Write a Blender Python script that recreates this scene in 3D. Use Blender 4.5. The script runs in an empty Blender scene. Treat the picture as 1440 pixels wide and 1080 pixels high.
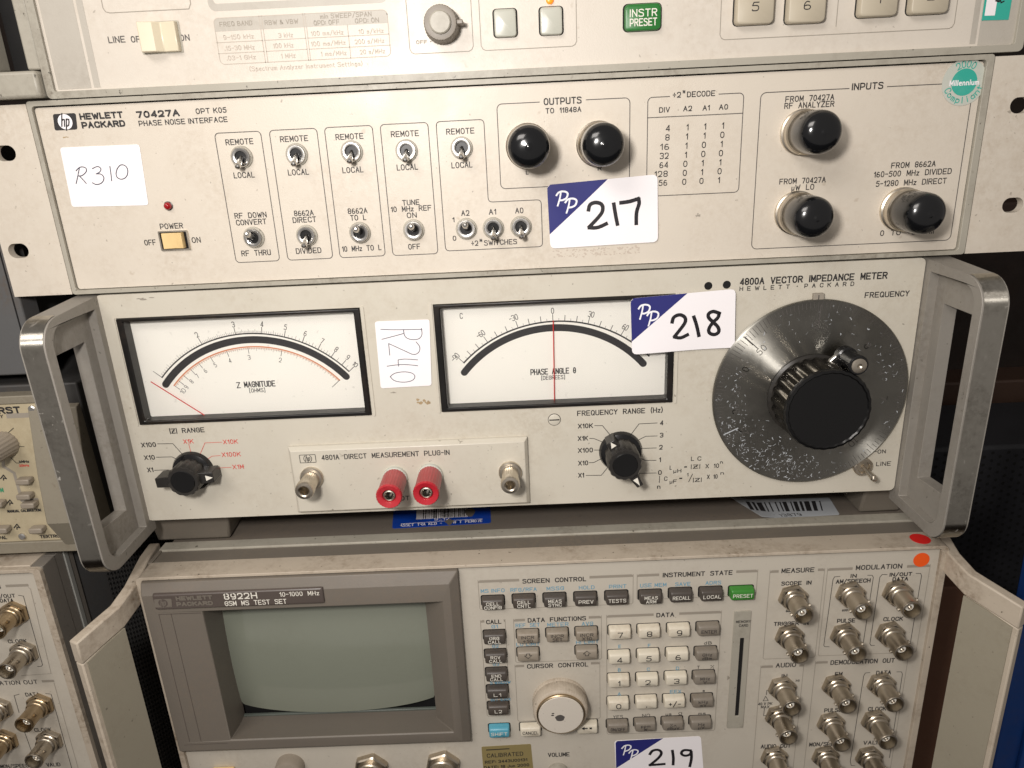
import bpy, math, random
from mathutils import Vector, Matrix
from mathutils.geometry import tessellate_polygon
random.seed(7)
C = bpy.context.scene.collection
S = 0.001                      # everything below is written in millimetres
# ------------------------------------------------------------------ camera
RT = Vector((0.998961169, -0.000818897, -0.0455621813))
UP = Vector((0.0433321431, 0.326513945, 0.944198585))
FW = Vector((-0.0141034866, 0.945192030, -0.326210237))
CP = Vector((1.3543, -346.9039, 63.9622))
FPX = 1021.95                  # focal length in pixels of a 1440 pixel wide frame
cam_d = bpy.data.cameras.new('camera'); cam = bpy.data.objects.new('camera', cam_d); C.objects.link(cam)
m3 = Matrix((RT, UP, -FW)).transposed()
cam.matrix_world = Matrix.Translation(CP * S) @ m3.to_4x4()
cam_d.sensor_width = 36.0; cam_d.lens = 36.0 * FPX / 1440.0
cam_d.clip_start = 0.01; cam_d.clip_end = 50
bpy.context.scene.camera = cam
# ------------------------------------------------------------------ light
sc = bpy.context.scene
sc.view_settings.view_transform = 'Standard'; sc.view_settings.look = 'None'
sc.view_settings.exposure = 0.0; sc.view_settings.gamma = 1.0
w = bpy.data.worlds.new('World'); sc.world = w; w.use_nodes = True
bg = w.node_tree.nodes['Background']; bg.inputs[0].default_value = (1.0, 0.925, 0.865, 1); bg.inputs[1].default_value = 0.27
def area(name, loc, target, sx, sy, power, col):
    l = bpy.data.lights.new(name, 'AREA'); l.shape = 'RECTANGLE'; l.size = sx; l.size_y = sy
    l.energy = power; l.color = col
    o = bpy.data.objects.new(name, l); C.objects.link(o)
    o.location = Vector(loc) * S
    o.rotation_euler = (Vector(target) - Vector(loc)).to_track_quat('-Z', 'Y').to_euler()
    return o
area('ceiling_lamp', (-420, -700, 620), (0, 0, 0), 0.50, 0.30, 4.2, (1.0, 0.935, 0.875))
area('torch_lamp', (-85, -385, 130), (-10, 0, -10), 0.045, 0.045, 1.65, (1.0, 0.95, 0.905))

# ------------------------------------------------------------------ pixel of the photograph -> point on a real plane
def ray(px, py):
    return RT * ((px - 720) / FPX) + UP * (-(py - 540) / FPX) + FW
def at(px, py, y=0.0):
    d = ray(px, py); t = (y - CP.y) / d.y; p = CP + d * t
    return (p.x, p.z)
def att(px, py, z):
    d = ray(px, py); t = (z - CP.z) / d.z; p = CP + d * t
    return (p.x, p.y)

# ------------------------------------------------------------------ materials
def lin(c):
    return tuple(((v / 255) / 12.92 if v / 255 <= 0.04045 else ((v / 255 + 0.055) / 1.055) ** 2.4) for v in c) + (1,)
MATS = {}
def mat(name, col, rough=0.5, metal=0.0, dirt=0.0, dirtcol=(90, 70, 48), speck=0.0, bump=0.0, bscale=900, aniso=0.0, axis='Y', var=0.05, dscale=18,
        scratch=0.0, coat=0.0, emit=0.0, spec=0.5, streak=None):
    m = bpy.data.materials.new(name); m.use_nodes = True; nt = m.node_tree; N = nt.nodes; L = nt.links
    b = N['Principled BSDF']
    b.inputs['Roughness'].default_value = rough; b.inputs['Metallic'].default_value = metal
    b.inputs['Specular IOR Level'].default_value = spec
    if coat: b.inputs['Coat Weight'].default_value = coat; b.inputs['Coat Roughness'].default_value = 0.08
    c = lin(col); tc = N.new('ShaderNodeTexCoord'); oi = N.new('ShaderNodeObjectInfo')
    mp = N.new('ShaderNodeVectorMath'); mp.operation = 'ADD'; L.new(tc.outputs['Object'], mp.inputs[0])
    sc_ = N.new('ShaderNodeVectorMath'); sc_.operation = 'SCALE'; sc_.inputs[0].default_value = (7.1, 3.3, 5.7); L.new(oi.outputs['Random'], sc_.inputs['Scale'])
    L.new(sc_.outputs[0], mp.inputs[1]); V = mp.outputs[0]
    if streak:
        mm = N.new('ShaderNodeVectorMath'); mm.operation = 'MULTIPLY'; mm.inputs[1].default_value = streak; L.new(V, mm.inputs[0]); V = mm.outputs[0]
    def noise(scale, detail=4, rgh=0.6):
        n = N.new('ShaderNodeTexNoise'); n.inputs['Scale'].default_value = scale; n.inputs['Detail'].default_value = detail
        n.inputs['Roughness'].default_value = rgh; L.new(V, n.inputs['Vector']); return n.outputs['Fac']
    def ramp(f, a, b_, va=0, vb=1):
        r = N.new('ShaderNodeMapRange'); r.inputs['From Min'].default_value = a; r.inputs['From Max'].default_value = b_
        r.inputs['To Min'].default_value = va; r.inputs['To Max'].default_value = vb; L.new(f, r.inputs['Value']); return r.outputs['Result']
    def mul(a, b_):
        n = N.new('ShaderNodeMath'); n.operation = 'MULTIPLY'; L.new(a, n.inputs[0])
        if isinstance(b_, float): n.inputs[1].default_value = b_
        else: L.new(b_, n.inputs[1])
        return n.outputs[0]
    cur = None
    def mix(prev, fac, colr):
        n = N.new('ShaderNodeMix'); n.data_type = 'RGBA'; L.new(fac, n.inputs[0])
        if prev is None: n.inputs[6].default_value = c
        else: L.new(prev, n.inputs[6])
        n.inputs[7].default_value = colr; return n.outputs[2]
    cur = mix(None, ramp(noise(25, 5), 0.3, 0.7, 0, var * 3), tuple(x * 0.72 for x in c[:3]) + (1,))
    if dirt:
        big = ramp(noise(dscale, 5, 0.65), 0.44, 0.68); fine = ramp(noise(330, 6, 0.7), 0.38, 0.70)
        cur = mix(cur, mul(mul(big, fine), float(dirt)), lin(dirtcol))
    if speck:
        s1 = ramp(noise(420, 2, 0.5), 0.705, 0.76); cur = mix(cur, mul(s1, float(speck)), lin(tuple(int(x * 0.55) for x in dirtcol)))
        s2 = ramp(noise(170, 3, 0.5), 0.72, 0.78); cur = mix(cur, mul(s2, float(speck) * 0.6), lin(dirtcol))
    if scratch:
        n1 = N.new('ShaderNodeTexNoise'); n1.inputs['Scale'].default_value = 120; n1.inputs['Detail'].default_value = 5; n1.inputs['Distortion'].default_value = 2.6; L.new(V, n1.inputs['Vector'])
        a = ramp(n1.outputs['Fac'], 0.645, 0.665); bigm = ramp(noise(30, 2, 0.5), 0.44, 0.62)
        sc_f = mul(mul(a, bigm), float(scratch)); cur = mix(cur, sc_f, lin((235, 230, 220)))
        rr_ = N.new('ShaderNodeMath'); rr_.operation = 'ADD'; L.new(mul(sc_f, 0.5), rr_.inputs[0]); rr_.inputs[1].default_value = rough; L.new(rr_.outputs[0], b.inputs['Roughness'])
        mt = N.new('ShaderNodeMath'); mt.operation = 'SUBTRACT'; mt.inputs[0].default_value = metal; L.new(mul(sc_f, 0.75), mt.inputs[1]); L.new(mt.outputs[0], b.inputs['Metallic'])
    L.new(cur, b.inputs['Base Color'])
    if metal and not scratch:
        L.new(ramp(noise(60, 6, 0.7), 0.3, 0.7, max(0.05, rough - 0.08), rough + 0.12), b.inputs['Roughness'])
    elif not scratch:
        L.new(ramp(noise(40, 4, 0.6), 0.3, 0.7, max(0.05, rough - 0.06), rough + 0.08), b.inputs['Roughness'])
    if bump:
        bp = N.new('ShaderNodeBump'); bp.inputs['Strength'].default_value = bump; bp.inputs['Distance'].default_value = 0.0002
        L.new(noise(bscale, 3, 0.6), bp.inputs['Height']); L.new(bp.outputs[0], b.inputs['Normal'])
    if aniso:
        b.inputs['Anisotropic'].default_value = aniso; b.inputs['Anisotropic Rotation'].default_value = 0.25
        t = N.new('ShaderNodeTangent'); t.direction_type = 'RADIAL'; t.axis = axis; L.new(t.outputs[0], b.inputs['Tangent'])
    if emit:
        b.inputs['Emission Color'].default_value = c; b.inputs['Emission Strength'].default_value = emit
    MATS[name] = m; return m
PANEL = (208, 199, 185)
mat('cream_panel', PANEL, 0.42, dirt=0.35, dirtcol=(150, 128, 100), speck=0.45, bump=0.30, bscale=1500, var=0.03)
mat('cream_panel_old', (200, 194, 180), 0.36, dirt=0.30, dirtcol=(140, 118, 86), speck=0.5, bump=0.14, bscale=1100, var=0.03)
mat('light_panel', (208, 200, 188), 0.40, dirt=0.25, dirtcol=(150, 130, 105), speck=0.35, bump=0.30, bscale=1700, var=0.02)
mat('testset_panel', (192, 185, 172), 0.45, dirt=0.25, dirtcol=(120, 100, 78), speck=0.35, bump=0.16, bscale=1500, var=0.03)
mat('dirty_cream', (186, 174, 157), 0.55, dirt=1.0, dirtcol=(104, 82, 58), speck=0.8, bump=0.5, bscale=500, dscale=26)
mat('trim_grey', (168, 163, 150), 0.45, dirt=0.6, dirtcol=(80, 66, 50), speck=0.7, bump=0.2, bscale=700)
mat('stripe_grey', (180, 174, 163), 0.45, dirt=0.2, bump=0.3, bscale=1500, var=0.02)
mat('line_grey', (150, 142, 130), 0.6)
mat('pale_print', (182, 172, 159), 0.6)
mat('ink', (40, 38, 39), 0.6)
mat('ink_grey', (82, 78, 75), 0.6)
mat('ink_red', (205, 62, 52), 0.6)
mat('ink_white', (228, 224, 212), 0.6)
mat('ink_blue', (96, 152, 178), 0.6)
mat('marker', (28, 25, 30), 0.45)
mat('pen', (60, 62, 80), 0.5)
mat('glue_ghost', (190, 177, 163), 0.7)
mat('black_plastic', (22, 22, 23), 0.22, bump=0.1, speck=0.2)
mat('black_rubber', (16, 17, 19), 0.17, coat=0.25)
mat('knob_black', (40, 38, 36), 0.30, dirt=0.35, dirtcol=(90, 84, 76), bump=0.1)
mat('knob_face', (12, 12, 13), 0.30)
mat('black_bezel', (15, 13, 12), 0.34, dirt=0.4, dirtcol=(92, 74, 55))
mat('void', (9, 8, 8), 0.8)
mat('meter_white', (238, 235, 226), 0.45, speck=0.15, var=0.01)
mat('arc_orange', (205, 132, 92), 0.6)
mat('needle_red', (205, 30, 30), 0.5)
mat('chrome', (214, 212, 208), 0.22, metal=1.0, var=0.02)
mat('nickel', (214, 205, 190), 0.34, metal=1.0, dirt=0.5, dirtcol=(96, 78, 56))
mat('bnc_nickel', (194, 184, 168), 0.33, metal=1.0, dirt=0.7, dirtcol=(88, 70, 50))
mat('bnc_brass', (186, 166, 136), 0.30, metal=1.0, dirt=0.7, dirtcol=(88, 60, 34))
mat('flute_metal', (110, 105, 98), 0.20, metal=1.0)
mat('dial_steel', (160, 158, 151), 0.36, metal=1.0, aniso=1.0, axis='Y', scratch=0.0, var=0.03)
mat('cast_grey', (150, 145, 137), 0.52, metal=0.25, dirt=0.5, dirtcol=(96, 84, 70), speck=0.5, bump=0.35, bscale=900)
mat('polished_alu', (196, 192, 182), 0.33, metal=1.0, aniso=1.0, axis='X', dirt=0.7, dirtcol=(96, 88, 76), dscale=40, bump=0.12, bscale=600, scratch=0.5)
mat('dark_cover', (112, 104, 95), 0.55, dirt=0.5, dirtcol=(130, 116, 98), speck=0.4, bump=0.5, bscale=700)
mat('taupe_cover', (114, 107, 97), 0.55, dirt=0.5, dirtcol=(140, 124, 104), bump=0.4, bscale=700)
mat('bezel_taupe', (112, 105, 96), 0.50, dirt=0.35, dirtcol=(128, 112, 96), speck=0.2, bump=0.25, bscale=1100)
mat('plate_taupe', (86, 77, 72), 0.38, bump=0.1)
mat('screen_glass', (130, 134, 121), 0.10, dirt=0.35, dirtcol=(122, 124, 110), dscale=22, coat=0.4, bump=0.05)
mat('screen_rim', (92, 98, 92), 0.35)
mat('key_dark', (74, 68, 63), 0.42, dirt=0.35, dirtcol=(96, 76, 55), bump=0.15)
mat('key_mid', (148, 138, 124), 0.45, dirt=0.5, dirtcol=(104, 86, 66), bump=0.15)
mat('key_grey', (132, 124, 113), 0.45, dirt=0.5, dirtcol=(96, 80, 62), bump=0.15)
mat('key_white', (216, 208, 190), 0.42, dirt=0.6, dirtcol=(150, 118, 84), bump=0.1)
mat('key_beige', (184, 174, 154), 0.42, bump=0.1)
mat('key_pale', (186, 186, 174), 0.28, bump=0.05)
mat('key_green', (40, 112, 48), 0.36, bump=0.1)
mat('key_green_bright', (58, 128, 48), 0.36, bump=0.1)
mat('key_blue', (84, 160, 182), 0.38, dirt=0.3, bump=0.1)
mat('rocker_cream', (214, 203, 178), 0.30)
mat('rocker_amber', (226, 196, 140), 0.35, dirt=0.3)
mat('grip_green', (152, 145, 128), 0.6, dirt=0.3, speck=0.5, bump=0.3)
mat('red_plastic', (176, 34, 46), 0.30, dirt=0.3, dirtcol=(214, 110, 110), bump=0.15, spec=0.6)
mat('led_red', (150, 12, 20), 0.15, coat=0.5)
mat('led_orange', (255, 140, 30), 0.3, emit=0.6)
mat('paper', (240, 236, 238), 0.55, var=0.015)
mat('navy_print', (40, 42, 112), 0.40, var=0.05)
mat('paper_white_print', (242, 242, 246), 0.5)
mat('blue_label', (12, 66, 170), 0.35, dirt=0.3)
mat('silver_label', (182, 186, 190), 0.40, dirt=0.3)
mat('teal', (52, 168, 150), 0.4, dirt=0.25, dirtcol=(200, 220, 210))
mat('film_pale', (196, 198, 188), 0.25, dirt=0.4, dirtcol=(120, 160, 140))
mat('dot_red', (214, 34, 30), 0.5)
mat('dot_orange', (238, 88, 20), 0.5)
mat('gold_label', (140, 126, 84), 0.38, dirt=0.4, dirtcol=(190, 178, 140))
mat('stain_brown', (168, 146, 112), 0.7, dirt=0.6)
mat('case_grey', (88, 88, 88), 0.6, dirt=0.4, speck=0.4, bump=0.4, bscale=600)
mat('case_dark', (62, 61, 60), 0.55, dirt=0.4, speck=0.4, bump=0.3)
mat('side_grey', (126, 120, 112), 0.5, dirt=0.3, speck=0.4, bump=0.3)
mat('side_light', (168, 168, 162), 0.4, metal=0.2)
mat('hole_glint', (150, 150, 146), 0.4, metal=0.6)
mat('scope_panel', (182, 170, 142), 0.5, dirt=0.35, dirtcol=(128, 108, 80), speck=0.3, bump=0.2)
mat('cheek_grey', (136, 129, 114), 0.55, dirt=0.3, speck=0.4, bump=0.4, bscale=600)
mat('knob_taupe', (150, 140, 126), 0.4, dirt=0.3)
mat('green_print', (60, 140, 104), 0.5)
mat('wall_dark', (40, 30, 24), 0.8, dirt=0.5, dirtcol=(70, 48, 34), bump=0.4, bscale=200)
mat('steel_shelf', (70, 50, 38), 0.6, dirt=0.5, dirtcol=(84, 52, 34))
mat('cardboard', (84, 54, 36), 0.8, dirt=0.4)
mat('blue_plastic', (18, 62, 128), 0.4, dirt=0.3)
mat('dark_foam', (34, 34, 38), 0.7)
mat('solder_white', (232, 230, 222), 0.4)
def window_mat():
    m = bpy.data.materials.new('clear_window'); m.use_nodes = True; N = m.node_tree.nodes; L = m.node_tree.links
    N.remove(N['Principled BSDF']); o = N['Material Output']
    t = N.new('ShaderNodeBsdfTransparent'); g = N.new('ShaderNodeBsdfGlossy'); g.inputs['Roughness'].default_value = 0.04
    f = N.new('ShaderNodeFresnel'); f.inputs['IOR'].default_value = 1.33; mx = N.new('ShaderNodeMixShader')
    L.new(f.outputs[0], mx.inputs[0]); L.new(t.outputs[0], mx.inputs[1]); L.new(g.outputs[0], mx.inputs[2]); L.new(mx.outputs[0], o.inputs[0])
    MATS['clear_window'] = m
window_mat()

# ------------------------------------------------------------------ mesh builder
WL = {}                       # world position (mm) of every object made
class MB:
    def __init__(s): s.v = []; s.f = []; s.m = []; s.mats = []; s.cur = 0
    def use(s, name):
        if name not in s.mats: s.mats.append(name)
        s.cur = s.mats.index(name); return s
    def add(s, vs, fs):
        n = len(s.v); s.v += [tuple(p) for p in vs]
        for f in fs: s.f.append(tuple(i + n for i in f)); s.m.append(s.cur)
    def box(s, x0, x1, y0, y1, z0, z1):
        s.add([(x0, y0, z0), (x1, y0, z0), (x1, y1, z0), (x0, y1, z0), (x0, y0, z1), (x1, y0, z1), (x1, y1, z1), (x0, y1, z1)],
              [(0, 1, 2, 3), (7, 6, 5, 4), (4, 5, 1, 0), (5, 6, 2, 1), (6, 7, 3, 2), (7, 4, 0, 3)])
    def hexa(s, p):            # eight corners, same order as box
        s.add(p, [(0, 1, 2, 3), (7, 6, 5, 4), (4, 5, 1, 0), (5, 6, 2, 1), (6, 7, 3, 2), (7, 4, 0, 3)])
    def loft(s, rings, cap0=False, cap1=True, closed=True):
        n = len(rings[0]); vs = [p for r in rings for p in r]; fs = []
        for k in range(len(rings) - 1):
            for i in range(n if closed else n - 1):
                j = (i + 1) % n; fs.append((k * n + i, k * n + j, (k + 1) * n + j, (k + 1) * n + i))
        if cap0: fs.append(tuple(range(n - 1, -1, -1)))
        if cap1: fs.append(tuple((len(rings) - 1) * n + i for i in range(n)))
        s.add(vs, fs)
    def lathe(s, prof, cx=0, cz=0, n=32, cap0=False, cap1=True, rf=None, cen=None):   # axis along Y; prof = (radius, y)
        rings = []
        for k, (r, y) in enumerate(prof):
            ox, oz = (cen(y) if cen else (0, 0))
            rings.append([(cx + ox + r * (rf(a) if rf else 1) * math.cos(a), y, cz + oz + r * (rf(a) if rf else 1) * math.sin(a)) for a in [2 * math.pi * i / n for i in range(n)]])
        s.loft(rings, cap0, cap1)
    def tube(s, pts, rad, n=10):
        rings = []
        for i, p in enumerate(pts):
            p = Vector(p); a = Vector(pts[max(0, i - 1)]); b = Vector(pts[min(len(pts) - 1, i + 1)]); d = (b - a).normalized()
            u = d.cross(Vector((0, 1, 0.01)) if abs(d.y) < 0.9 else Vector((1, 0, 0))).normalized(); v = d.cross(u)
            r = rad[i] if isinstance(rad, (list, tuple)) else rad
            rings.append([tuple(p + u * (r * math.cos(t)) + v * (r * math.sin(t))) for t in [2 * math.pi * k / n for k in range(n)]])
        s.loft(rings, True, True)
    def plate(s, outer, holes, w0, w1, axis='y'):      # polygon with holes, thick from w0 (seen side) to w1
        def P(u, v, wv):
            return (u, wv, v) if axis == 'y' else ((wv, u, v) if axis == 'x' else (u, v, wv))
        loops = [outer] + list(holes); flat = [p for l in loops for p in l]
        tri = tessellate_polygon([[Vector((p[0], p[1], 0)) for p in l] for l in loops])
        n = len(flat); vs = [P(p[0], p[1], w0) for p in flat] + [P(p[0], p[1], w1) for p in flat]
        fs = [tuple(t) for t in tri] + [tuple(i + n for i in reversed(t)) for t in tri]
        k = 0
        for l in loops:
            for i in range(len(l)): j = (i + 1) % len(l); fs.append((k + i, k + j, k + j + n, k + i + n))
            k += len(l)
        s.add(vs, fs)
    def ribbon(s, pts, wd, f, lift=0.0, closed=False):
        P = [Vector(p) for p in pts]
        if len(P) < 2: return
        if not closed:
            for i in range(1, len(P) - 1):
                a_, b_ = P[i] - P[i - 1], P[i + 1] - P[i]
                if a_.length > 1e-6 and b_.length > 1e-6 and a_.normalized().dot(b_.normalized()) < 0.25:
                    s.ribbon(pts[:i + 1], wd, f, lift); s.ribbon(pts[i:], wd, f, lift + .002); return
        if closed: P = P + [P[0], P[1]]
        L_, R_ = [], []
        for i, p in enumerate(P):
            a = P[max(0, i - 1)]; b = P[min(len(P) - 1, i + 1)]
            d1 = (p - a); d2 = (b - p)
            if d1.length < 1e-6: d1 = d2
            if d2.length < 1e-6: d2 = d1
            d1 = d1.normalized(); d2 = d2.normalized(); t = (d1 + d2)
            t = t.normalized() if t.length > 0.2 else d1
            nn = Vector((-t.y, t.x)); k = 1 / max(0.55, nn.dot(Vector((-d1.y, d1.x))))
            q = p
            if not closed and i == 0: q = p - d1 * wd * (0.45 if wd < 2.5 else 0)
            if not closed and i == len(P) - 1: q = p + d2 * wd * (0.45 if wd < 2.5 else 0)
            L_.append(q + nn * wd / 2 * k); R_.append(q - nn * wd / 2 * k)
        vs = []
        for a, b in zip(L_, R_): vs += [f(a.x, a.y, lift), f(b.x, b.y, lift)]
        s.add(vs, [(2 * i, 2 * i + 1, 2 * i + 3, 2 * i + 2) for i in range(len(P) - 1)])
    def poly(s, pts, f, lift=0.0):
        s.add([f(p[0], p[1], lift) for p in pts], [tuple(range(len(pts)))])
    def build(s, name, material=None, parent=None, loc=None, smooth=28, bevel=0.0):
        if not s.f: return None
        me = bpy.data.meshes.new(name)
        if loc is None: org = Vector(WL[parent.name]) if parent else Vector((0, 0, 0)); wloc = org
        else: org = Vector((0, 0, 0)); wloc = Vector(loc)
        me.from_pydata([((p[0] - org.x) * S, (p[1] - org.y) * S, (p[2] - org.z) * S) for p in s.v], [], s.f)
        names = s.mats if s.mats else [material]
        for nme in names: me.materials.append(MATS[nme])
        if s.mats: me.polygons.foreach_set('material_index', s.m)
        import bmesh
        bm = bmesh.new(); bm.from_mesh(me); bmesh.ops.recalc_face_normals(bm, faces=bm.faces); bm.to_mesh(me); bm.free()
        me.shade_smooth(); me.set_sharp_from_angle(angle=math.radians(smooth))
        o = place(name, me, parent, wloc)
        if bevel:
            b = o.modifiers.new('bevel', 'BEVEL'); b.width = bevel * S; b.segments = 2; b.limit_method = 'ANGLE'; b.angle_limit = math.radians(40)
        return o
def place(name, me, parent, wloc):
    o = bpy.data.objects.new(name, me); C.objects.link(o); WL[o.name] = Vector(wloc)
    if parent: o.parent = parent; o.location = (Vector(wloc) - WL[parent.name]) * S
    else: o.location = Vector(wloc) * S
    return o
def copy_tree(o, wloc, parent):
    c = o.copy(); C.objects.link(c); d = Vector(wloc) - WL[o.name]; WL[c.name] = Vector(wloc); c.parent = parent
    c.location = (Vector(wloc) - WL[parent.name]) * S
    for ch in list(o.children):
        copy_tree(ch, WL[ch.name] + d, c)
    return c
def thing(name, loc, label, cat, group=None):
    o = bpy.data.objects.new(name, None); C.objects.link(o); WL[o.name] = Vector(loc); o.location = Vector(loc) * S
    o.empty_display_size = 0.02; o['label'] = label; o['category'] = cat
    if group: o['group'] = group
    return o
def rr(x0, x1, z0, z1, r, n=5):
    pts = []
    for cx, cz, a0 in ((x1 - r, z1 - r, 0), (x0 + r, z1 - r, 90), (x0 + r, z0 + r, 180), (x1 - r, z0 + r, 270)):
        for k in range(n + 1):
            a = math.radians(a0 + 90 * k / n); pts.append((cx + r * math.cos(a), cz + r * math.sin(a)))
    return pts
def roundpoly(P, r, n=4):
    out = []; N_ = len(P)
    for i in range(N_):
        p = Vector(P[i]); a = (Vector(P[i - 1]) - p).normalized(); b = (Vector(P[(i + 1) % N_]) - p).normalized(); p0 = p + a * r; p1 = p + b * r
        for k in range(n + 1): t = k / n; q = p0 * (1 - t) ** 2 + p * 2 * t * (1 - t) + p1 * t * t; out.append((q.x, q.y))
    return out
def circ(cx, cz, r, n=24): return [(cx + r * math.cos(2 * math.pi * k / n), cz + r * math.sin(2 * math.pi * k / n)) for k in range(n)]
def onY(y): return lambda u, v, l: (u, y - l, v)
def onZ(z): return lambda u, v, l: (u, v, z + l)

# ------------------------------------------------------------------ engraved stroke lettering (grid: x 0-6, y 0-8, a=-1 b=-2)
G = {
'A': '00 38 60|13 53', 'B': '00 08|~08 58 54 04|~04 64 60 00', 'C': '~66 68 08 00 60 62', 'D': '00 08|~08 68 60 00', 'E': '68 08 00 60|04 54', 'F': '68 08 00|04 54',
'G': '~66 68 08 00 60 64|64 34', 'H': '00 08|60 68|04 64', 'I': '00 08', 'J': '~48 40 00 02', 'K': '00 08|68 03|25 60', 'L': '08 00 50', 'M': '00 08 32 68 60', 'N': '00 08 60 68',
'O': '~c08 68 60 00', 'P': '00 08|~08 68 63 03', 'Q': '~c08 68 60 00|42 60', 'R': '00 08|~08 68 64 04|34 60', 'S': '~67 58 08 05 54 63 60 00 01', 'T': '08 68|38 30', 'U': '08 03|~03 00 60 63|63 68',
'V': '08 30 68', 'W': '08 20 46 60 88', 'X': '00 68|08 60', 'Y': '08 34 68|34 30', 'Z': '08 68 00 60',
'0': '~c08 58 50 00', '1': '06 28 20', '2': '~06 08 58 54 32 00|00 50', '3': '~07 08 58 54 24|~24 54 50 00 01', '4': '40 48 02 52', '5': '58 18 05|~05 55 50 00 01', '6': '~47 28 05 02|~c04 54 50 00',
'7': '08 58 20', '8': '~c08 58 54 04|~c04 54 50 00', '9': '~c08 58 53 03|~56 50 10', '-': '04 44', '.': '00 01', '/': '0a 59', ':': '01 02|05 06', '(': '~29 04 2a', ')': '~09 24 0a', '+': '04 44|26 22',
'=': '03 43|05 45', '&': '~60 16 18 38 36 02 00 30 53', "'": '08 06', '*': '23 25 33', '|': '0a 09', '÷': '04 44|26 27|21 22', '%': '00 58|~c07 08 18 17|~c40 41 51 50', '[': '29 09 0a 2a', ']': '09 29 2a 0a', '°': '~c06 28 28 06',
'a': '~c05 45 40 00|45 40', 'b': '08 00|~c05 45 40 00', 'c': '~44 45 05 00 40 41', 'd': '48 40|~c05 45 40 00', 'e': '03 43|~43 45 05 00 40', 'f': '~38 18 15 10|05 35', 'g': '~c05 45 40 00|~45 4b 0b', 'h': '08 00|~03 05 45 40',
'i': '05 00|07 08', 'k': '08 00|45 02|13 40', 'l': '08 00', 'm': '05 00|~03 05 35 30|~33 35 65 60', 'n': '05 00|~03 05 45 40', 'o': '~c05 45 40 00', 'p': '05 0b|~c05 45 40 00', 'q': '45 4b|~c05 45 40 00', 'r': '05 00|~03 05 35',
's': '~44 45 05 03 43 40 00 01', 't': '~17 10 30|05 35', 'u': '~05 00 40 45|45 40', 'v': '05 20 45', 'w': '05 10 34 50 65', 'x': '05 40|00 45', 'y': '05 20|45 0b', 'z': '05 45 00 40', 'µ': '05 0b|~05 00 40 45|45 40',
'θ': '~c08 58 50 00|04 54', 'Ω': '00 20|~20 04 08 58 54 30|30 50', '~': '0a 09|28 78 20 70|34 64|9a 99', '^': '00 34 60', '•': '~c13 35 35 13', '#': '~c22 25 55 52'}
YM = {'a': -1, 'b': -2, 'c': -3}
def dec(tok): return (float(int(tok[0])), float(YM.get(tok[1], 0) if tok[1] in YM else int(tok[1])))
def chaikin(p, closed, it=2):
    for _ in range(it):
        q = []; n = len(p)
        rng = range(n) if closed else range(n - 1)
        if not closed: q.append(p[0])
        for i in rng:
            a, b = p[i], p[(i + 1) % n]
            if closed or i > 0: q.append((a[0] * .75 + b[0] * .25, a[1] * .75 + b[1] * .25))
            if closed or i < n - 2: q.append((a[0] * .25 + b[0] * .75, a[1] * .25 + b[1] * .75))
        if not closed: q.append(p[-1])
        p = q
    return p
GL = {}
for k_, v_ in G.items():
    st = []
    for s_ in v_.split('|'):
        sm = s_.startswith('~'); cl = s_.startswith('~c'); body = s_[2:] if cl else (s_[1:] if sm else s_)
        p_ = [dec(t) for t in body.split()]
        if sm: p_ = chaikin(p_, cl)
        if cl: p_ = p_ + [p_[0]]
        st.append(p_)
    GL[k_] = (max(x for s2 in st for x, y in s2), st)
def glyphs(s, gap=3.0, space=4.6):
    u = 0; out = []
    for i, ch in enumerate(s):
        if ch == ' ': u += space; continue
        wd, st = GL[ch]; out.append((u, wd, st)); u += wd + gap
    return out, max(u - gap, 0.5)
LC = [0]
def text_uv(mb, s, cu, cv, width, height, wd, f, rot=0.0, gap=3.0, slant=0.0):
    out, U = glyphs(s, gap); sx = width / U; sy = height / 8; ca, sa = math.cos(rot), math.sin(rot)
    for u, gw, st in out:
        for p in st:
            LC[0] += 1
            pts = []
            for x, y in p:
                a = (u + x - U / 2) * sx + slant * (y - 4) * sy; b = (y - 4) * sy; pts.append((cu + a * ca - b * sa, cv + a * sa + b * ca))
            mb.ribbon(pts, wd, f, 0.004 * (LC[0] % 5))
def T(mb, s, x0, x1, yc, h, y, wd=0.38, lift=0.12, **k):
    xc = (x0 + x1) / 2; cx, cz = at(xc, yc, y); W = at(x1, yc, y)[0] - at(x0, yc, y)[0]; H = h * (at(xc, yc - .5, y)[1] - at(xc, yc + .5, y)[1])
    text_uv(mb, s, cx, cz, W - wd, H - wd * 0.6, wd, onY(y - lift), **k)
def TT(mb, table, y, wd=0.38, **k):
    for line in table.strip().split('\n'):
        a = [q.strip() for q in line.split('|')]
        if len(a) < 5: continue
        s, x0, x1, yc, h = a[:5]; T(mb, s, float(x0), float(x1), float(yc), float(h), y, float(a[5]) if len(a) > 5 else wd, **k)
def PL(mb, pts, y, wd=0.35, lift=0.12, closed=False):        # line through photograph pixels lying on the panel
    LC[0] += 1
    mb.ribbon([at(px, py, y) for px, py in pts], wd, onY(y - lift), 0.004 * (LC[0] % 5), closed)
def outline(mb, x0, x1, z0, z1, r, y, wd=0.35, lift=0.12, gaps=()):
    P = rr(x0, x1, z0, z1, r)
    if not gaps: mb.ribbon(P, wd, onY(y - lift), 0, True); return
    g0, g1 = gaps                                            # a gap in the top edge for its title
    n = 6; q = P[n:] + P[:n]                                 # starts at the upper left corner
    mb.ribbon([(g0, z1)] + q + [(g1, z1)], wd, onY(y - lift))
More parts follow.
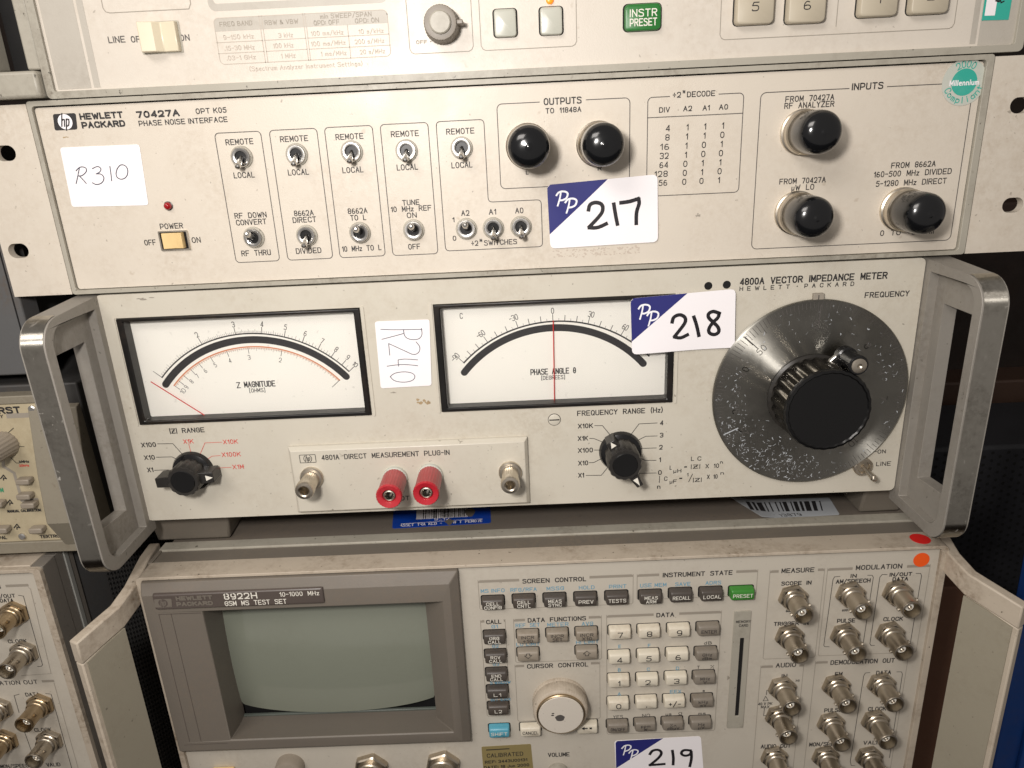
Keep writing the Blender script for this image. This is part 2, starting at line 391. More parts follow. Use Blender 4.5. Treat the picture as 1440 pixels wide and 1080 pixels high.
def box_px(par, tl, br, r, y, wd=0.35, gap=None, lift=0.12):
    mb = MB()
    a = at(*tl, y); b = at(*br, y); g = ()
    if gap: g = (at(gap[0], tl[1], y)[0], at(gap[1], tl[1] - (gap[1] - gap[0]) * .05, y)[0])
    outline(mb, a[0], b[0], b[1], a[1], r, y, wd, lift, g); mb.build('printed_border', 'ink_grey', par)

# ================================================================== shared small parts
def key(parent, cx, cz, y, w_, h_, d, material, r=1.1, name='key', well=True, top=0.9):
    """a push button standing d proud of the panel plane y, with a sloping upper facet"""
    if well:
        m = MB(); m.plate(rr(cx - w_ / 2 - 0.55, cx + w_ / 2 + 0.55, cz - h_ / 2 - 0.15, cz + h_ / 2 + 0.35, r + 0.2, 3), [], y - 0.08, y + 0.3); wl = m.build('key_well', 'void', parent)
    m = MB(); o = (cx, y, cz)
    R = lambda i, yy, t=0: [(u, yy, v) for u, v in rr(-w_ / 2 + i, w_ / 2 - i, -h_ / 2 + i * .6, h_ / 2 - i * .6 - t, max(0.3, r - i * .3), 4)]
    m.loft([R(0, 0.5), R(0.1, -d * 0.55, 0), R(0.35, -d * 0.92, top), R(0.8, -d, top + 0.35)], False, True)
    return m.build(name, material, parent, loc=o, smooth=50)
KEYMESH = {}
def legend(k, lines, cx, cz, y, hh, ww, material, wd=0.36):
    m = MB(); n = len(lines)
    for i, s in enumerate(lines):
        W = min(ww, len(s) * hh * 0.98) * {'1': .32, '.': .12}.get(s, 1.0); text_uv(m, s, cx, cz + ((n - 1) / 2 - i) * hh * 1.38, W, hh, wd, onY(y - 0.06))
    return m.build('key_legend', material, k)
toggle_tpl = {}
def toggle(parent, px, py, y, state):
    cx, cz = at(px, py, y)
    if not toggle_tpl:
        a = MB(); a.lathe([(5.0, 0.2), (5.0, -0.7), (4.7, -0.9), (3.6, -0.9)], n=28, cap1=False)
        b = MB(); b.lathe([(4.3, -0.8), (4.3, -1.9), (4.0, -2.3), (3.2, -2.35), (2.75, -2.2), (2.6, -0.9)], n=28, cap1=False)
        c = MB(); c.lathe([(2.65, -0.95), (0.2, -0.95)], n=20, cap1=True)
        up = MB(); up.tube([(0, -0.6, -0.2), (0, -3.6, 0.8), (0, -7.2, 2.1), (0, -8.1, 2.5), (0, -8.9, 2.8), (0, -9.3, 2.95)], [0.85, 1.05, 1.35, 1.45, 1.15, 0.45], 14)
        dn = MB(); dn.tube([(0, -0.6, 0.2), (0, -3.4, -1.3), (0, -6.4, -3.2), (0, -7.2, -3.7), (0, -7.9, -4.1), (0, -8.2, -4.3)], [0.85, 1.05, 1.35, 1.45, 1.15, 0.45], 14)
        toggle_tpl.update(a=a, b=b, c=c, u=up, d=dn)
    if 'ma' not in toggle_tpl:
        o = toggle_tpl['a'].build('toggle_switch', 'trim_grey', parent, loc=(cx, y, cz)); toggle_tpl['ma'] = o.data
        toggle_tpl['mb'] = toggle_tpl['b'].build('nut', 'chrome', o, loc=(cx, y, cz)).data
        toggle_tpl['mc'] = toggle_tpl['c'].build('socket', 'knob_face', o, loc=(cx, y, cz)).data
        toggle_tpl['mu'] = None; toggle_tpl['md'] = None
    else:
        o = place('toggle_switch', toggle_tpl['ma'], parent, (cx, y, cz))
        place('nut', toggle_tpl['mb'], o, (cx, y, cz)); place('socket', toggle_tpl['mc'], o, (cx, y, cz))
    kk = 'mu' if state == 'u' else 'md'
    if toggle_tpl[kk] is None: toggle_tpl[kk] = toggle_tpl[state].build('lever', 'chrome', o, loc=(cx, y, cz)).data
    else: place('lever', toggle_tpl[kk], o, (cx, y, cz))
    return o
bnc_m = {}
def bnc(parent, px, py, y, material='bnc_nickel', rot=0.25):
    cx, cz = at(px, py, y - 3.0); k = (material, rot)
    if k not in bnc_m:
        m = MB(); hexr = lambda a: 1 / max(math.cos(((a - rot) % (math.pi / 3)) - math.pi / 6), .5)
        m.lathe([(6.9, 0.0), (6.9, -2.2), (6.5, -2.9), (6.0, -3.0)], n=48, cap1=False, rf=hexr)
        m.lathe([(6.3, -2.8), (6.3, -3.6), (5.9, -4.1), (5.9, -5.4), (5.5, -6.0), (4.85, -6.3), (4.85, -14.6), (5.15, -15.0), (5.15, -16.3), (4.95, -16.6), (4.35, -16.6), (4.25, -8.0), (2.4, -7.8)], n=32, cap1=False)
        for a in (0.55, 0.55 + math.pi):
            c_, s_ = math.cos(a), math.sin(a); m.tube([(4.6 * c_, -11.6, 4.6 * s_), (5.7 * c_, -11.6, 5.7 * s_), (5.9 * c_, -11.6, 5.9 * s_)], [1.0, 1.0, 0.6], 10)
        o = m.build('bnc_connector', material, parent, loc=(cx, y, cz), smooth=35)
        q = MB(); q.use('solder_white').lathe([(2.3, -7.6), (2.3, -13.4), (1.1, -13.6)], n=18, cap1=False); q.use('nickel').lathe([(1.1, -9), (1.1, -14.2), (0.7, -14.6), (0.45, -14.2)], n=12)
        bnc_m[k] = (o.data, q.build('insulator', None, o, loc=(cx, y, cz)).data)
    else:
        o = place('bnc_connector', bnc_m[k][0], parent, (cx, y, cz)); place('insulator', bnc_m[k][1], o, (cx, y, cz))
    return o
def dustcap(parent, px, py, y, L_=25.5, ring=True):
    cx, cz = at(px, py, y)
    m = MB(); m.lathe([(10.0, 0), (10.0, -1.5), (9.3, -2.0), (9.6, -3.0), (9.6, -6.5), (9.0, -7.4), (8.0, -7.4)], n=44, cap1=True)
    o = m.build('connector_collar', 'nickel', parent, loc=(cx, y, cz))
    c = MB(); pr = [(8.7, -6.0), (9.1, -7.0), (9.15, -L_ + 8.0), (9.05, -L_ + 6.0)]
    for k in range(1, 10):
        a = k / 10 * math.pi / 2; pr.append((9.0 * math.cos(a) ** 0.8, -L_ + 5.4 - 5.4 * math.sin(a)))
    pr += [(1.3, -L_ - 0.02), (0.9, -L_ - 0.25), (0.35, -L_ - 0.3)]
    c.lathe(pr, n=44); c.build('dust_cap', 'black_rubber', o, loc=(cx, y, cz), smooth=50)
    return o
def hp_logo(m, cx, cz, w_, h_, y, fg, bgc, outl=False, wd=0.3):
    """rounded plate with the two slanting letters in a circle"""
    f = onY(y); s = 0.12
    def sh(p): return [(cx + u + s * v, cz + v) for u, v in p]
    if not outl:
        m.use(bgc); m.poly(sh(rr(-w_ / 2, w_ / 2, -h_ / 2, h_ / 2, h_ * .12, 3)), f, 0.12)
        m.use(fg); m.poly([(cx + u, cz + v) for u, v in circ(0, 0, h_ * .47, 28)], f, 0.15); m.use(bgc)
    else:
        m.use(bgc); m.ribbon(rr(cx - w_ / 2, cx + w_ / 2, cz - h_ / 2, cz + h_ / 2, 0.2, 1), wd, f, 0.12, True)
        for sg in (1, -1): m.ribbon([(cx + sg * h_ * .47 * math.cos(a), cz + h_ * .47 * math.sin(a)) for a in [(-1 + .25 * k) for k in range(9)]], wd, f, 0.13)
    k = h_ / 16
    def seg(p, l): m.ribbon([(cx + (x + 0.24 * z) * k, cz + z * k) for x, z in p], (1.35 if not outl else 1.1) * k, f, l)
    seg([(-3.4, -4.2), (-3.4, 8.0)], .18); seg([(-3.2, 1.2), (-2.0, 2.4), (-0.8, 2.2), (-0.6, 1), (-0.6, -4.2)], .185)
    seg([(1.4, 2.6), (1.4, -8.0)], .19); seg([(1.4, 1.6), (2.4, 2.5), (3.8, 2.2), (4.2, 0), (3.8, -3.4), (2.6, -4.2), (1.4, -3.6)], .195)
def ear_handle(parent, side, xo, xi, top, bot, dep, frame_y=0):
    """D shaped casting standing forward of the side frame; xo outer face, xi inner face"""
    def dshape(i, r, yb, n=8):
        y0, y1, z0, z1 = -dep + i, yb, bot + i, top - i
        pts = [(y1, z1)]
        for k in range(n + 1):
            a = math.radians(90 + 90 * k / n); pts.append((y0 + r + r * math.cos(a), z1 - 2 * (i == 0) - r + r * math.sin(a)))
        for k in range(n + 1):
            a = math.radians(180 + 90 * k / n); pts.append((y0 + 1.2 + r + r * math.cos(a), z0 + r + r * math.sin(a)))
        pts.append((y1, z0)); return pts
    outer = dshape(0, 13, 4); inner = dshape(6.0, 9, -5); xm = xo + (xi - xo) * 0.62
    m = MB(); m.plate(outer, [inner], xi, xo, 'x'); h = m.build('handle', 'cast_grey', parent, bevel=0.9)
    hole = [(-12, top - 20), (-dep + 10, top - 20), (-dep + 12, bot + 22), (-12, bot + 20)]
    m = MB(); m.plate(dshape(5.9, 9, -4.9), [hole], xm, xo + (xi - xo) * 0.05, 'x'); m.build('handle_web', 'cast_grey', h, bevel=0.5)
    # polished strip along the outer curve of the grip
    m = MB(); path = [p for p in outer[1:-1]]
    rings = []; e = 0.35 if side < 0 else 0.35
    a_, b_ = (min(xo, xi) + 0.8, max(xo, xi) - 0.8)
    P2 = [Vector(p) for p in path]; vs = []
    for i, p in enumerate(P2):
        t = (P2[min(i + 1, len(P2) - 1)] - P2[max(i - 1, 0)]).normalized(); nn = Vector((-t.y, t.x)) * -1
        if nn.x > 0 and i not in (0,): pass
        q = p + nn * 0.0; c = Vector((-dep / 2, (top + bot) / 2)); d = (p - c).normalized(); q = p + d * e
        vs += [(a_, q.x, q.y), (b_, q.x, q.y)]
    m.add(vs, [(2 * i, 2 * i + 1, 2 * i + 3, 2 * i + 2) for i in range(len(P2) - 1)])
    m.build('grip_face', 'polished_alu', h, smooth=60)
    return h

# ================================================================== TOP: analyser with a wide cream panel
Y0 = -1.0
top = thing('signal_analyzer', (10, 0, 88.2), 'cream analyser on top of the stack, cut by the photo edge, with green preset key', 'test instrument')
m = MB(); m.box(-200, 222, 14, 380, 89.5, 262); m.build('case', 'taupe_cover', top, bevel=1.5)
m = MB(); m.plate(rr(-202.4, 224, 87.3, 265, 2.2), [rr(-198.8, 220.2, 90.3, 262, 0.8, 2)], -2.6, 16); m.build('front_frame', 'trim_grey', top, bevel=0.6)
holes = [at(221, 54, Y0)]
m = MB(); m.plate(rr(-198.75, 220.15, 90.35, 261.9, 0.8, 2), [], Y0, 6); pan = m.build('front_panel', 'light_panel', top)
m = MB(); f = onY(Y0)
for q in ([(54, 0), (102, 0), (129, 124), (82, 127)], [(108, 0), (118, 0), (139, 123), (131, 123.5)]):
    a = at(*q[0], Y0)[0]; b = at(*q[1], Y0)[0]; a2 = at(*q[3], Y0)[0]; b2 = at(*q[2], Y0)[0]; z = at(*q[2], Y0)[1]
    a, b = (a + a2) / 2, (b + b2) / 2; m = MB(); m.poly([(a, z), (b, z), (b, 262), (a, 262)], f, 0.1); m.build('printed_stripe', 'stripe_grey', pan)
for q in ([1374, 1425, 64], [1363, 1371, 62]):
    a = at(q[0], q[2], Y0); b = at(q[1], q[2], Y0); m = MB(); m.poly([(a[0], a[1]), (b[0], a[1]), (b[0], 262), (a[0], 262)], f, 0.1); m.build('printed_stripe', 'stripe_grey', pan)
a = at(294, 14, Y0); b = at(545, 3, Y0)
m = MB(); m.plate(rr(a[0], b[0], a[1] - 0.6, 240, 3), [rr(a[0] + 2.4, b[0] - 2.4, a[1] + 2.2, 238, 1.5)], Y0 - 0.1, Y0); m.build('printed_frame', 'stripe_grey', pan); m = MB()
# frequency table head
tl = at(299.8, 26, Y0); br_ = at(549.8, 78.8, Y0); hz = at(302, 44.5, Y0)[1]
m.poly([(tl[0], hz), (br_[0], hz)] + [p for p in rr(tl[0], br_[0], hz - 5, tl[1], 2) if p[1] > hz], f, 0.1)
m.build('table_head', 'stripe_grey', pan)
m = MB(); g = m
outline(m, tl[0], br_[0], br_[1], tl[1], 2, Y0, 0.3)
xs = [at(405, 28, Y0)[0], at(410, 28, Y0)[0], at(710, 20, Y0)[0]]
cols = [at(p, 50, Y0)[0] for p in (368, 371.5, 429.5, 432.5)]
for x in cols: m.ribbon([(x, tl[1]), (x, br_[1])], 0.28, f, 0.12)
m.ribbon([(at(490, 50, Y0)[0], hz), (at(490, 50, Y0)[0], br_[1])], 0.28, f, 0.12)
for k in (1, 2):
    z = hz + (br_[1] - hz) * k / 3
    m.ribbon([(tl[0], z), (cols[0], z)], 0.28, f, 0.12); m.ribbon([(cols[1], z), (cols[2], z)], 0.28, f, 0.12); m.ribbon([(cols[3], z), (br_[0], z)], 0.28, f, 0.12)
TT(m, '''9-150 kHz|313.8|357|51.7|6.4
3 kHz|391.5|411.9|49.4|6.4
100 ms/kHz|437|483|46.3|6.4
10 s/kHz|504|539.4|43.8|6.4
.15-30 MHz|315.4|358|67|6.4
100 kHz|384|412.7|64|6.4
100 ms/MHz|437|486|60.8|6.4
200 s/MHz|498.8|540.4|58|6.4
.03-1 GHz|318.5|359.6|80.8|6.4
1 MHz|395|415.4|78.5|6.4
1 ms/MHz|450.8|487.3|75|6.4
20 s/MHz|506|541.5|72.5|6.4
(Spectrum Analyzer Instrument Settings)|350|510|93|6.5''', Y0, 0.28)
m.build('printed_table', 'pale_print', pan)
m = MB()
TT(m, '''FREQ BAND|308.5|355|33.3|6.6
RBW & VBW|372|419.6|31|6.6
min SWEEP/SPAN|449.8|522.7|21.5|6.6
QPD: OFF|441|477.5|31.7|6.6
QPD: ON|499|533|28.8|6.6
OFF •|585|607|59|5''', Y0, 0.32); m.build('printed_lettering', 'line_grey', pan)
m = MB()
TT(m, '''LINE|152|176|55.6|9
OFF|184|205|55|8.5
ON|252.5|266.7|53|8.5''', Y0, 0.42); m.build('printed_lettering', 'ink_grey', pan)
m = MB()
c1 = at(148, 18.5, Y0); m.ribbon([(c1[0] - .5, 240), (c1[0] - .5, c1[1] + 2), (c1[0] + .3, c1[1] + .5), (c1[0] + 2, c1[1]), (at(266, 14, Y0)[0], c1[1]), (at(269, 10, Y0)[0], c1[1] + 2), (at(269, 10, Y0)[0], 240)], 0.32, f, 0.12)
for x0, x1, yb in ((577, 666, 74), (677, 811, 68), (1012, 1341, 48)):
    a = at(x0, yb + (x1 - x0) * .0265, Y0); b = at(x1, yb - (x1 - x0) * .0265, Y0); z = (a[1] + b[1]) / 2
    m.ribbon([(a[0], 240), (a[0], z + 2), (a[0] + .7, z + .6), (a[0] + 2, z), (b[0] - 2, z), (b[0] - .7, z + .6), (b[0], z + 2), (b[0], 240)], 0.3, f, 0.12)
x = at(1177, 20, Y0)[0]; m.ribbon([(x, 240), (x, at(1176, 37, Y0)[1])], 0.3, f, 0.12)
m.build('printed_outline', 'line_grey', pan)
# line rocker switch
a = at(196, 56, Y0); cx, cz = at(226, 53, Y0)
m = MB(); w_, h_ = 8.3, 5.9
m.plate(rr(cx - w_ - .7, cx + w_ + .7, cz - h_ - .5, cz + h_ + .5, .6, 2), [], Y0 - .25, Y0); rs = m.build('line_switch', 'trim_grey', top)
m = MB(); prof = [(-w_, -.6), (-w_ + 1.4, -5.6), (-1.0, -4.6), (1.6, -2.2), (w_ - 0.4, -2.8), (w_, -0.5)]
rings = [[(cx + u, Y0 + v, cz - h_), (cx + u, Y0 + v, cz + h_), (cx + u, Y0, cz + h_), (cx + u, Y0, cz - h_)] for u, v in prof]
m.loft(rings, True, True); m.build('rocker', 'rocker_cream', rs, smooth=20, bevel=0.4)
# small intensity knob
cx, cz = at(622, 36, Y0)
m = MB(); m.lathe([(7.6, 0), (7.6, -1.2), (7.2, -2.0), (7.0, -9.0), (6.6, -9.8), (5.2, -10.0)], n=72, rf=lambda a: 1 + .012 * math.cos(36 * a)); k = m.build('rotary_knob', 'key_grey', top, loc=(cx, Y0, cz))
m = MB(); m.lathe([(4.6, -9.9), (4.5, -11.2), (4.0, -11.6)], n=32); m.build('knob_cap', 'trim_grey', k, loc=(cx, Y0, cz))
m = MB(); m.box(6.0, 9.4, -9.0, -1, -0.9, 0.9); m.build('pointer', 'key_grey', k, loc=(cx, Y0, cz), bevel=.4)
for px, py, ww, hh in ((710.5, 33, 9.6, 11.0), (775, 30, 9.6, 11.0)):
    cx, cz = at(px, py, Y0); key(top, cx, cz, Y0, ww, hh, 2.2, 'key_pale', 1.4, top=0.3)
cx, cz = at(773, 0.5, Y0); m = MB(); m.lathe([(1.6, 0), (1.6, -.8), (1.1, -1.4), (.4, -1.6)], n=20); m.build('indicator_lamp', 'led_orange', top, loc=(cx, Y0, cz))
cx, cz = at(903, 25, Y0); k = key(top, cx, cz, Y0, 15.6, 10.6, 2.6, 'key_green', 1.8, top=0.3)
legend(k, ['INSTR', 'PRESET'], cx + .1, cz - .2, Y0 - 2.6, 2.6, 11.2, 'ink_white', 0.42)
for px, py, s in ((1059, 12, '5'), (1131, 10, '6'), (1231.5, 1, '1'), (1303, -3, '2')):
    cx, cz = at(px, py, Y0); k = key(top, cx, cz, Y0, 16.2, 13.2, 4.0, 'key_beige', 1.8, top=0.3)
    legend(k, [s], cx - .2, cz + .2, Y0 - 4.0, 3.2, 2.6, 'ink', 0.42)
# handle ear on the left of the analyser
m = MB(); m.box(-208.5, -202.6, -2, 14, 99.5, 262); m.build('side_frame', 'trim_grey', top, bevel=.8)
m = MB(); m.box(-262, -202.8, -6.5, 8, 87.9, 98.9); m.box(-232, -221.5, -6.5, 8, 99, 262); m.build('handle', 'trim_grey', top, bevel=1.4)
m = MB(); m.box(-221, -209, 9, 30, 98, 262); m.build('side_recess', 'void', top)
m = MB(); m.box(228, 262, 6, 10, 93, 262); m.build('side_flange', 'cream_panel', top, bevel=.6)
tb = thing('teal_tape', ((at(1398, 14, Y0)[0]), Y0, at(1398, 14, Y0)[1]), 'teal and white tape stuck on the grey stripe at top right of the top analyser', 'tape')
a = at(1380, 29, Y0); b = at(1418, 25, Y0)
m = MB(); m.plate([(a[0], a[1]), (b[0], a[1] - .2), (b[0] + .3, 150), (a[0], 150)], [], Y0 - .35, Y0 - .12); tp = m.build('tape_strip', 'teal', tb)
m = MB(); m.poly([(a[0] + .8, a[1] + 1.8), (a[0] + 5.2, a[1] + 1.7), (a[0] + 5.4, 150), (a[0] + .8, 150)], onY(Y0 - .35), .06); m.build('white_patch', 'paper', tp)
m = MB(); m.ribbon([at(1400, 1, Y0), at(1404, 2, Y0)], .8, onY(Y0 - .35), .08); m.ribbon([at(1405, -2, Y0), at(1407, 4, Y0), at(1411, 2, Y0)], .5, onY(Y0 - .35), .08); m.build('pen_mark', 'marker', tp)

# ================================================================== SECOND: phase noise interface (rack unit)
Y1 = 0.0
pni = thing('phase_noise_interface', (0, 0, 0), 'cream rack unit with toggle switches and black dust caps, second from top', 'test instrument')
m = MB(); m.box(-211, 211, 9, 420, 0.8, 85.5); m.build('case', 'taupe_cover', pni, bevel=1)
m = MB(); m.plate(rr(-212.9, 212.9, 0, 86.9, 1.5, 3), [rr(-210.9, 209.7, 2.0, 84.7, 1.6, 4)], -2.2, 9); m.build('front_frame', 'trim_grey', pni, bevel=.7)
m = MB(); m.plate(rr(-210.5, 209.3, 2.35, 84.1, 1.4, 3), [], Y1 - .6, 7); pan = m.build('front_panel', 'cream_panel', pni)
m = MB(); m.plate(rr(-211.2, 210, 1.8, 85, 1, 2), [], .8, 6); m.build('panel_gap', 'void', pni)
Y1 = -0.6
def slot(cx, cz): return rr(cx - 4.8, cx + 4.8, cz - 3.4, cz + 3.4, 3.35, 6)
hl = at(29, 352, 0); hr = at(1421, 288, 0); hl2 = at(0, 216, 0); hr2 = at(1436, 148, 0)
m = MB(); m.plate([(-213.4, 0.2), (-213.4, 85.8), (-241.4, 85.8), (-241.4, 0.2)], [slot(*hl), slot(-228, hl2[1])], -1.6, 2.6); m.build('rack_ear', 'cream_panel', pni, bevel=.5)
m = MB(); m.plate([(213.4, 0.2), (213.4, 85.8), (241.4, 85.8), (241.4, 0.2)], [slot(*hr), slot(228, hr2[1])], -1.6, 2.6); m.build('rack_ear', 'cream_panel', pni, bevel=.5)
m = MB()
TT(m, '''HEWLETT|111.5|173|162.6|8.6
PACKARD|114.5|176.3|174.8|8.6
70427A|191.5|252.6|160|9''', Y1, 0.72)
TT(m, '''OUTPUTS|764.4|817.8|141.8|9.3
INPUTS|1198|1242|121|9.3''', Y1, 0.5)
TT(m, '''OPT K05|275|318.5|155.5|7.4
PHASE NOISE INTERFACE|194.5|320.4|170.7|7.4
REMOTE|317|356.3|199.3|8
LOCAL|328.5|358|246|8
REMOTE|393.7|433.3|195|8
LOCAL|404.8|434.4|242|8
REMOTE|471.7|511|192|8
LOCAL|481.3|511|238.8|8
REMOTE|549.6|589|188|8
LOCAL|557.8|587.8|235|8
REMOTE|627.4|667|184.4|8
LOCAL|634.8|664.4|231.9|8
RF  DOWN|329.6|374.9|302.6|7.6
CONVERT|331.7|374.7|312.2|7.6
RF  THRU|339.3|380.9|355.5|7.6
8662A|413.4|441|299.5|7.6
DIRECT|411.4|444.7|308.9|7.6
DIVIDED|416|452|352.4|7.6
8662A|489|516.6|296.4|7.6
TO  L|492.5|514.9|305.9|7.6
10  MHz  TO  L|480.9|536.3|349|7.4
TUNE|565.6|590|284.6|7.4
10  MHz  REF|549.6|606.7|293.3|7.4
ON|572|586|302.6|7.4
OFF|574|591|346.7|7.4
A2|648.5|660|299.6|7.6
A1|687.3|697.6|297.8|7.6
A0|724.4|736|296|7.6
1|636|639|309|6.6
0|636.6|641.6|335|6.6
÷2|662.6|672.5|342|7
N|674.5|678|338|4
SWITCHES|680.6|727|340.6|7
TO  11848A|767|817.4|154.8|7.2
L|739.5|743.5|242.4|5.6
R|840.4|846|236.6|6
DECODE|966|1005.6|131.9|7.6
÷2|946|957.5|133.4|7.6
N|960|963.5|129|4
DIV|926.7|941.9|154.4|7.2
A2|960.7|973|152.6|7.2
A1|988|998|151.6|7.2
A0|1011|1023.7|150.4|7.2
FROM  70427A|1104.4|1173|138|8
RF  ANALYZER|1103|1173|147.4|8
FROM  70427A|1096|1161|254|7.6
µW  LO|1113|1144.8|263.3|7.6
FROM  8662A|1253.3|1315.6|231.4|7.8
160-500  MHz  DIVIDED|1229|1337.8|243|7.8
5-1280  MHz  DIRECT|1232|1330.7|256.3|7.8
0  TO  +3 dBm|1237.8|1313|326.2|7.4
POWER|224.8|257.4|317.8|7.6
OFF|203|219.3|340.9|7.6
ON|269.6|282.2|337.4|7.6''', Y1, 0.38)
# decode table
zt = at(936, 180.4, Y1)[1]; zb = at(931, 257, Y1)[1]; xd = at(941, 206, Y1)[0]
cxs = [at(966.3, 192, Y1)[0], at(991, 190, Y1)[0], at(1016, 190, Y1)[0]]
for i, d in enumerate(('4', '8', '16', '32', '64', '128', '256')):
    z = zt + (zb - zt) * i / 6; wd_ = 2.05 * len(d) - .5; text_uv(m, d, xd - wd_ / 2 - i * .12, z, wd_, 2.35, .38, onY(Y1 - .12))
    for j, b in enumerate(format(7 - i, '03b')): text_uv(m, b, cxs[j] - i * .12, z, 1.5 if b == '0' else .55, 2.35, .38, onY(Y1 - .12))
hp_logo(m, *at(91.8, 171.3, Y1), 10.3, 6.9, Y1, 'paper', 'ink')
m.build('printed_lettering', None, pan)
m = MB(); f = onY(Y1)
box_px(pan, (301.5, 187.5), (393.5, 366.5), 1.8, Y1); box_px(pan, (378.4, 183.5), (468.2, 363), 1.8, Y1)
box_px(pan, (456, 179.5), (542, 359.5), 1.8, Y1); box_px(pan, (534.4, 175.3), (616, 356.5), 1.8, Y1)
a = at(613, 171, Y1); b = at(680.5, 168, Y1); c = at(686.5, 284, Y1); d = at(761, 281, Y1); e = at(761, 346, Y1)
zt_ = (a[1] + b[1]) / 2; xx = (b[0] + c[0]) / 2; zm = (c[1] + d[1]) / 2; zb_ = at(690, 350, Y1)[1]; r = 1.6
m.ribbon(roundpoly([(a[0], zt_), (xx, zt_), (xx, zm), (d[0], zm), (d[0], zb_), (a[0], zb_)], 2.0), .35, f, .12, True)
box_px(pan, (698.5, 146.5), (885, 257), 2.2, Y1, gap=(758.5, 824.4))
a = at(911, 136.5, Y1); b = at(1040, 270, Y1); g0 = at(941.5, 134, Y1)[0]; g1 = at(1011, 131, Y1)[0]
m.build('printed_border', 'ink_grey', pan); m = MB(); outline(m, a[0], b[0] - .5, b[1], a[1] - .2, 2, Y1, .35, .12, (g0, g1)); zz = at(976, 162.5, Y1)[1]; m.ribbon([(a[0], zz), (b[0] - .5, zz)], .35, f, .12)
box_px(pan, (1070, 130.5), (1336, 337.5), 2.4, Y1, gap=(1193.3, 1247))
m.build('printed_border', 'ink_grey', pan)
for p in ((340.5, 221), (417.7, 217.3), (495, 213.4), (571.9, 211.9), (649.3, 208)): toggle(pni, *p, Y1, 'd')
for px, py, s in ((357.4, 333.7, 'u'), (431.9, 331, 'd'), (506.5, 327, 'u'), (581.9, 323.3, 'u'), (655.9, 321.5, 'u'), (693.7, 320.4, 'd'), (732.6, 318.5, 'd')): toggle(pni, px, py, Y1, s)
for p in ((742.2, 205.5), (841, 202.5), (1128, 186), (1119, 299), (1267, 294)): dustcap(pni, *p, Y1)
# led and power rocker
cx, cz = at(237, 289.5, Y1); m = MB(); m.lathe([(2.1, 0), (2.1, -.4), (1.8, -.5)], n=20, cap1=False); l = m.build('indicator_lamp', 'knob_black', pni, loc=(cx, Y1, cz))
m = MB(); m.lathe([(1.75, -.3), (1.7, -1.4), (1.2, -2.2), (.5, -2.5)], n=20); m.build('lens', 'led_red', l, loc=(cx, Y1, cz), smooth=60)
cx, cz = at(246, 338, Y1); m = MB(); m.plate(rr(cx - 7.0, cx + 7.0, cz - 4.6, cz + 4.6, .4, 2), [rr(cx - 6.3, cx + 6.3, cz - 4.0, cz + 4.0, .3, 2)], Y1 - .9, Y1 + .2); ps = m.build('power_switch', 'nickel', pni)
m = MB(); m.poly(rr(cx - 6.3, cx + 6.3, cz - 4, cz + 4, .3, 2), onY(Y1), .05); m.build('switch_well', 'knob_face', ps)
m = MB(); prof = [(-5.2, -.6), (-5.0, -2.2), (0, -1.6), (4.4, -2.6), (4.9, -.6)]
m.loft([[(cx + u, Y1 + v, cz - 3.6), (cx + u, Y1 + v, cz + 3.6), (cx + u, Y1 - .1, cz + 3.6), (cx + u, Y1 - .1, cz - 3.6)] for u, v in prof], True, True); m.build('rocker', 'rocker_amber', ps, smooth=20, bevel=.3)

